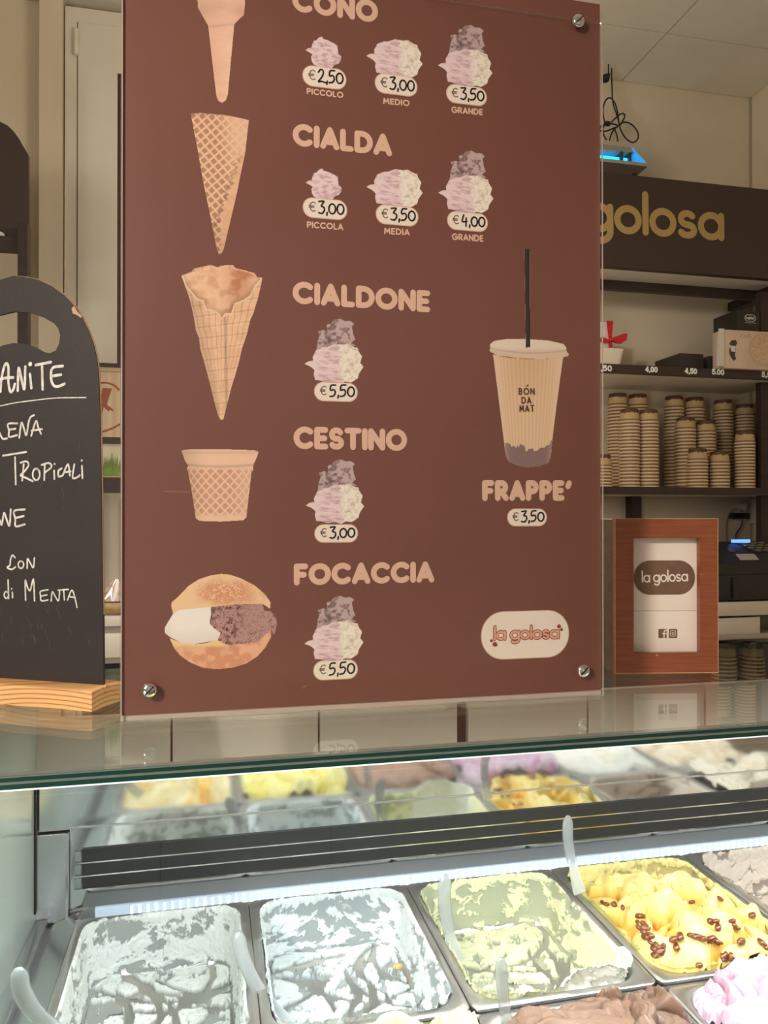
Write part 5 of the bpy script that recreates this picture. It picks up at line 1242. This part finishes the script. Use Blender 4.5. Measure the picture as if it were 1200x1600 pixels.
b = MB(); b.lathe([(.001, -.018), (.013, -.013), (.018, 0), (.013, .013), (.001, .018)], tuple(h_), 14, axis='y'); b.tube([(h_.x + .012, h_.y, h_.z + .006), (h_.x + .016, h_.y, h_.z + .02)], .006, 8); b.build('hook_ball', M_black, il, smooth=True)
MB().tube([(h_.x + .013, h_.y, h_.z + .012), (h_.x + .013, h_.y, ZCEIL - .0005)], .0025, 6).build('hanger_wire', M_black, il)

# ================================================================== left side, behind the chalkboard
YL = 2.45
lu = thing('side_shelf', (PY(-60, 800, YL).x, YL + .2, 0), 'dark wenge shelf unit with a rounded header behind the chalkboard', 'shelf unit')
lpn = front_plane(YL); lq = lambda x_, y_: lpn.uv(x_, y_)
r_ = [lq(*p) for p in ((0, 190), (12, 196), (22, 206), (30, 217), (36, 228), (44, 241), (44.5, 300), (45, 372), (0, 376))]
lx0 = -1.45
b = MB(); b.poly(lpn, [(lx0, r_[8][1])] + [(lx0, r_[0][1])] + r_[:8], -.02, .0); b.build('header', mat('header_brown', srgb(62, 46, 39), .5), lu)
a_, c_ = lq(33.5, 356), lq(48.5, 356); zlo = PY(40, 782, YL).z
box_obj('post', M_dark, a_[0], c_[0], YL - .046, YL - .001, 0, a_[1], lu)
z_a, z_b = lq(10, 374)[1], lq(10, 396)[1]
box_obj('top_beam', M_dark, lx0, a_[0] - .001, YL - .03, YL - .001, z_b, z_a, lu)
w_ = lq(3, 369); 
tag(MB().loops([[(w_[0] - .05 + u, YL - .016 + v, z_) for u, v in rrect(0, 0, .065 * s_, .012 * s_, .010 * s_, 4)] for z_, s_ in ((z_a + .0005, 1), (z_a + .012, .9), (z_a + .022, .5))], 0, True, True, True).build('paper_bundle', mat('paper_white', srgb(206, 204, 202), .6), None, smooth=True), 'small white bundle lying on the dark beam of the rounded header', 'bundle')
# low frame with pictures to the right
YQ = 2.62
qn = front_plane(YQ); qq = lambda x_, y_: qn.uv(x_, y_)
fr = thing('rear_frame', (qq(175, 800)[0] + .1, YQ, 0), 'dark wooden frame rack with an open lower half behind the menu board', 'rack')
XQ0, XQ1 = qq(128, 800)[0], qq(330, 800)[0]
def qbeam(name, y0_, y1_, d0=0, d1=.03, m=M_dark): return box_obj(name, m, XQ0, XQ1, YQ + d0, YQ + d1, PY(175, y1_, YQ).z, PY(175, y0_, YQ).z, fr)
qbeam('top_beam', 567.5, 574); qbeam('middle_beam', 683, 692, 0, .04); qbeam('bottom_beam', 746, 770, 0, .04)
xq_, _ = qq(183.3, 300)
box_obj('upright', M_dark, xq_, xq_ + .014, YQ, YQ + .03, PY(175, 567, YQ).z, PY(187, 115, YQ).z, fr)
for xx_ in (XQ0, XQ1 - .03): box_obj('leg', M_dark, xx_, xx_ + .03, YQ + .005, YQ + .035, 0, PY(175, 770, YQ).z - .0005, fr)
tag(box_obj('gold_strip', mat('gold_strip', srgb(186, 150, 96), .4), XQ0, XQ1, YQ - .002, YQ + .002, PY(175, 577, YQ).z, PY(175, 574.5, YQ).z, fr))
box_obj('gold_strip', MATS['gold_strip'], XQ0, XQ1, YQ - .002, YQ + .002, PY(175, 746, YQ).z, PY(175, 743.5, YQ).z, fr)
# poster of an ice cream
pz1, pz0 = PY(175, 578, YQ).z, PY(175, 683, YQ).z
po = thing('cone_poster', ((XQ0 + XQ1) / 2, YQ + .02, pz0), 'beige striped poster with a brown ice cream cone emblem', 'poster')
b = MB(); b.box(XQ0 + .002, XQ1 - .002, YQ + .012, YQ + .018, pz0 + .0005, pz1 - .0005); b.build('poster_sheet', mat('poster_beige', srgb(206, 182, 150), .6, color2=srgb(188, 160, 128), scale=5, stretch=(9, 1, .2)), po)
ppl = front_plane(YQ + .012); pq = lambda *a: [ppl.uv(*p) for p in a]
b = MB(); b.poly(ppl, pq((160, 606), (175, 607), (167, 632), (173, 638), (170, 643), (162, 636), (158, 655), (150, 640), (158, 620)), .0006); b.build('cone_emblem', mat('emblem_brown', srgb(146, 82, 52), .6), po)
b = MB()
for l in ([(150, 600), (165, 598), (178, 602), (186, 609)], [(152, 632), (166, 634), (176, 641)], [(156, 676), (168, 672), (178, 668), (187, 663)]): b.strokes(ppl, [smooth_line(pq(*l), 4)], .006, .0008, seg=6)
b.build('poster_script', MATS['emblem_brown'], po)
# grass picture
gz1, gz0 = PY(175, 692.5, YQ).z, PY(175, 743, YQ).z
gp = thing('grass_picture', ((XQ0 + XQ1) / 2, YQ + .02, gz0), 'picture of green grass under a pale sky below the cone poster', 'picture')
b = MB(); b.box(XQ0 + .002, XQ1 - .002, YQ + .012, YQ + .018, gz0 + .0003, gz1 - .0005); b.build('picture_sheet', mat('picture_pale', srgb(206, 200, 172), .6, color2=srgb(186, 186, 140), scale=8), gp)
b = MB(); gr = random.Random(4); zg_ = gz0 + .001; hz_ = (gz1 - gz0)
for k in range(260):
    u_ = gr.uniform(XQ0 + .004, XQ1 - .004); h__ = hz_ * gr.uniform(.35, .78); l_ = gr.uniform(-.006, .006); b.poly(ppl, [(u_ - .003, zg_), (u_ + .003, zg_), (max(XQ0 + .003, min(XQ1 - .003, u_ + l_)), zg_ + h__)], .0004 + .00001 * k)
tag(b.build('grass_blades', mat('grass_print', srgb(104, 132, 56), .7, color2=srgb(130, 152, 78), scale=30), gp), kind='stuff')
# low white cabinet with a bag
YZ = 2.55
zc1 = PY(175, 963, YZ).z
wc = thing('white_cabinet', (XQ0 + .12, YZ + .15, 0), 'low white cabinet with a recessed drawer line behind the menu board', 'cabinet')
XZ0, XZ1 = PY(140, 990, YZ).x, PY(330, 990, YZ).x
box_obj('cabinet_top', M_white, XZ0, XZ1, YZ, YQ - .005, PY(175, 979, YZ).z, zc1, wc, .001); box_obj('drawer_gap', mat('gap_grey', srgb(150, 142, 132), .6), XZ0 + .004, XZ1 - .004, YZ + .008, YQ - .006, PY(175, 990, YZ).z, PY(175, 979, YZ).z, wc)
box_obj('drawer_front', M_white, XZ0, XZ1, YZ, YQ - .005, PY(175, 1028, YZ).z, PY(175, 990, YZ).z, wc, .001); box_obj('drawer_edge', MATS['gap_grey'], XZ0 + .004, XZ1 - .004, YZ + .004, YQ - .006, PY(175, 1037, YZ).z, PY(175, 1028, YZ).z, wc)
box_obj('cabinet_body', M_gap, XZ0 + .004, XZ1 - .004, YZ + .01, YQ - .006, 0, PY(175, 1037, YZ).z, wc)
gx = PY(186, 940, YZ + .03).x; ztb = PY(175, 905, YZ + .03).z
bag = thing('sweet_bag', (gx, YZ + .03, zc1), 'clear crinkled bag of golden biscuits on the white cabinet', 'bag')
bm = bmesh.new(); bmesh.ops.create_icosphere(bm, subdivisions=3, radius=1.0)
for v_ in bm.verts:
    n_ = fbm(np.array([v_.co.x * 3 + 5]), np.array([v_.co.z * 3 + v_.co.y * 2 + 5]), 9, 3)[0] - .5
    v_.co = Vector((gx + v_.co.x * (.08 + .03 * n_), YZ + .034 + v_.co.y * .027, zc1 + .001 + (v_.co.z + 1) * .5 * (.048 + .014 * n_)))
MB().bm(bm).build('biscuit_fill', mat('biscuit_gold', srgb(190, 160, 108), .5, color2=srgb(160, 124, 76), scale=40), bag, smooth=True)
bm = bmesh.new(); bmesh.ops.create_cone(bm, cap_ends=True, segments=14, radius1=1.0, radius2=.35, depth=1.0)
bmesh.ops.subdivide_edges(bm, edges=bm.edges[:], cuts=2)
for v_ in bm.verts:
    n_ = fbm(np.array([v_.co.x * 5 + 2]), np.array([v_.co.z * 5 + v_.co.y * 3 + 3]), 19, 3)[0] - .5
    v_.co = Vector((gx + v_.co.x * (.075 + .06 * n_), YZ + .034 + v_.co.y * .024, zc1 + .045 + (v_.co.z + .5) * (ztb - zc1 - .045)))
MB().bm(bm).build('crinkled_film', mat('clear_film', srgb(172, 138, 118), .15, color2=srgb(206, 186, 170), scale=60, coat=.5), bag)

# ================================================================== spatulas, raisins, crumb
M_sp = mat('milky_plastic', srgb(168, 174, 174), .22, alpha=.52, coat=.4)
M_spb = mat('clear_plastic', srgb(206, 214, 214), .12, alpha=.42, coat=.5)
def spatula(pts, wid, label, blade):
    """pts: (px,py,Y) down the handle; blade: further points"""
    P = [PY(a, b_, c_) for a, b_, c_ in pts]; Q = [PY(a, b_, c_) for a, b_, c_ in blade]
    t = thing('spatula', tuple(Q[-1]), label, 'spatula', 'plastic spatulas in the pans')
    H = sm3(P, 6); n = len(H)
    rad = [wid * (.35 if i == 0 else .72 if i == 1 else .92 if i == 2 else 1.0 - .12 * i / n) for i in range(n)]
    b = MB(); b.tube(H, rad, 14, 0, .55, up=(0, -1, .3)); b.build('handle', M_sp, t, smooth=True, sharp=70)
    B = sm3([P[-1]] + Q, 5); n2 = len(B)
    b = MB(); b.tube(B, [wid * (.72 + .5 * (i / n2)) for i in range(n2)], 12, 0, .22, up=(0, -1, .3)); b.build('blade', M_spb, t, smooth=True, sharp=70)
spatula([(28, 1512, .955), (33, 1545, .958), (52, 1580, .962), (82, 1608, .965)], .0108, 'milky plastic spatula leaning beside the glass partition', [(100, 1622, .966), (125, 1640, .967)])
spatula([(371, 1455, 1.12), (378, 1490, 1.11), (392, 1525, 1.10), (408, 1552, 1.09)], .0106, 'curved milky spatula lying over the rim between the two white pans', [(420, 1570, 1.085), (437, 1590, 1.08), (452, 1606, 1.075)])
spatula([(697, 1366, 1.16), (694, 1400, 1.155), (697, 1430, 1.15), (702, 1458, 1.145)], .0110, 'upright milky spatula at the scraped pale green gelato', [(706, 1476, 1.143), (714, 1505, 1.14)])
spatula([(888, 1274, 1.20), (887, 1305, 1.19), (890, 1330, 1.185), (895, 1348, 1.18)], .0098, 'upright milky spatula between the pale green and yellow raisin pans', [(899, 1370, 1.178), (906, 1395, 1.175)])
spatula([(783, 1497, .95), (784, 1530, .948), (788, 1570, .945), (794, 1605, .942)], .0086, 'upright milky spatula in the chocolate brown gelato', [(799, 1630, .94), (806, 1660, .935)])
# raisins on the yellow gelato
bm = bmesh.new(); bmesh.ops.create_icosphere(bm, subdivisions=2, radius=1.0)
for v_ in bm.verts:
    n_ = fbm(np.array([v_.co.x * 2.5 + 5]), np.array([v_.co.z * 2.5 + v_.co.y * 2 + 5]), 3, 2)[0] - .5; v_.co = v_.co * (1 + .5 * n_); v_.co.x *= .0078; v_.co.y *= .0052; v_.co.z *= .0042
M_raisin = mat('raisin', srgb(132, 70, 24), .22, color2=srgb(98, 46, 14), scale=180, coat=.7)
rz = MB().bm(bm).build('raisin', M_raisin, None, smooth=True, base=(0, 0, 0), sharp=80)
ctr = YELLOW.reshape(-1, 3)
D_ = ctr - np.array([0, 0, ZC]); L_ = D_ @ _CRn; sxp = 600 + FPX * L_[:, 0] / -L_[:, 2]; syp = 800 - FPX * L_[:, 1] / -L_[:, 2]
RP = [(941, 1408), (948, 1411), (956, 1412), (963, 1413), (970, 1418), (999, 1430), (1004, 1431), (996, 1440), (1003, 1443), (1007, 1447), (1000, 1449), (1011, 1450), (1002, 1457), (1013, 1461), (1006, 1466), (1016, 1473), (1022, 1477), (1028, 1481), (1034, 1478), (1018, 1483), (1025, 1490), (1020, 1497), (1030, 1487),
      (1081, 1408), (1108, 1441), (1117, 1439), (1123, 1448), (1146, 1438), (1149, 1447), (1153, 1455), (1056, 1472), (1060, 1482), (1066, 1464), (1082, 1462), (1092, 1466), (1100, 1468), (1113, 1467), (1122, 1472), (1126, 1478), (1159, 1471), (1163, 1473), (1133, 1494), (1140, 1498), (1136, 1503), (1145, 1500), (1096, 1511), (1192, 1473), (1198, 1478), (1128, 1408), (1178, 1432)]
first = True
for k, (px, py) in enumerate(RP):
    i = np.argmin((sxp - px) ** 2 + (syp - py) ** 2 + 0 * sxp)
    cand = np.where((sxp - px) ** 2 + (syp - py) ** 2 < 16)[0]
    if len(cand): i = cand[np.argmin(np.linalg.norm(D_[cand], axis=1))]
    p = ctr[i]
    o = rz if first else rz.copy()
    if not first: COL.objects.link(o)
    first = False
    rr = random.Random(k); o.location = (p[0], p[1], p[2] + .0024); o.rotation_euler = (rr.uniform(-.4, .4), rr.uniform(-.4, .4), rr.uniform(0, 3.1)); s_ = rr.uniform(.7, 1.15); o.scale = (s_, s_, s_)
    tag(o, 'glossy brown raisin lying on the yellow gelato', 'raisin', 'raisins on the yellow gelato')
p = PY(622, 1510, 1.03); p = PZ(622, 1510, ZP - PD + .012)
bm = bmesh.new(); bmesh.ops.create_icosphere(bm, subdivisions=1, radius=1.0)
for v_ in bm.verts: v_.co = Vector((v_.co.x * .009 * (1 + .3 * v_.co.y), v_.co.y * .006, v_.co.z * .004))
o = MB().bm(bm).build('crumb', mat('orange_crumb', srgb(240, 196, 120), .6), None, smooth=False, base=(0, 0, 0)); o.location = p; tag(o, 'small orange crumb on the bluish white gelato', 'crumb')
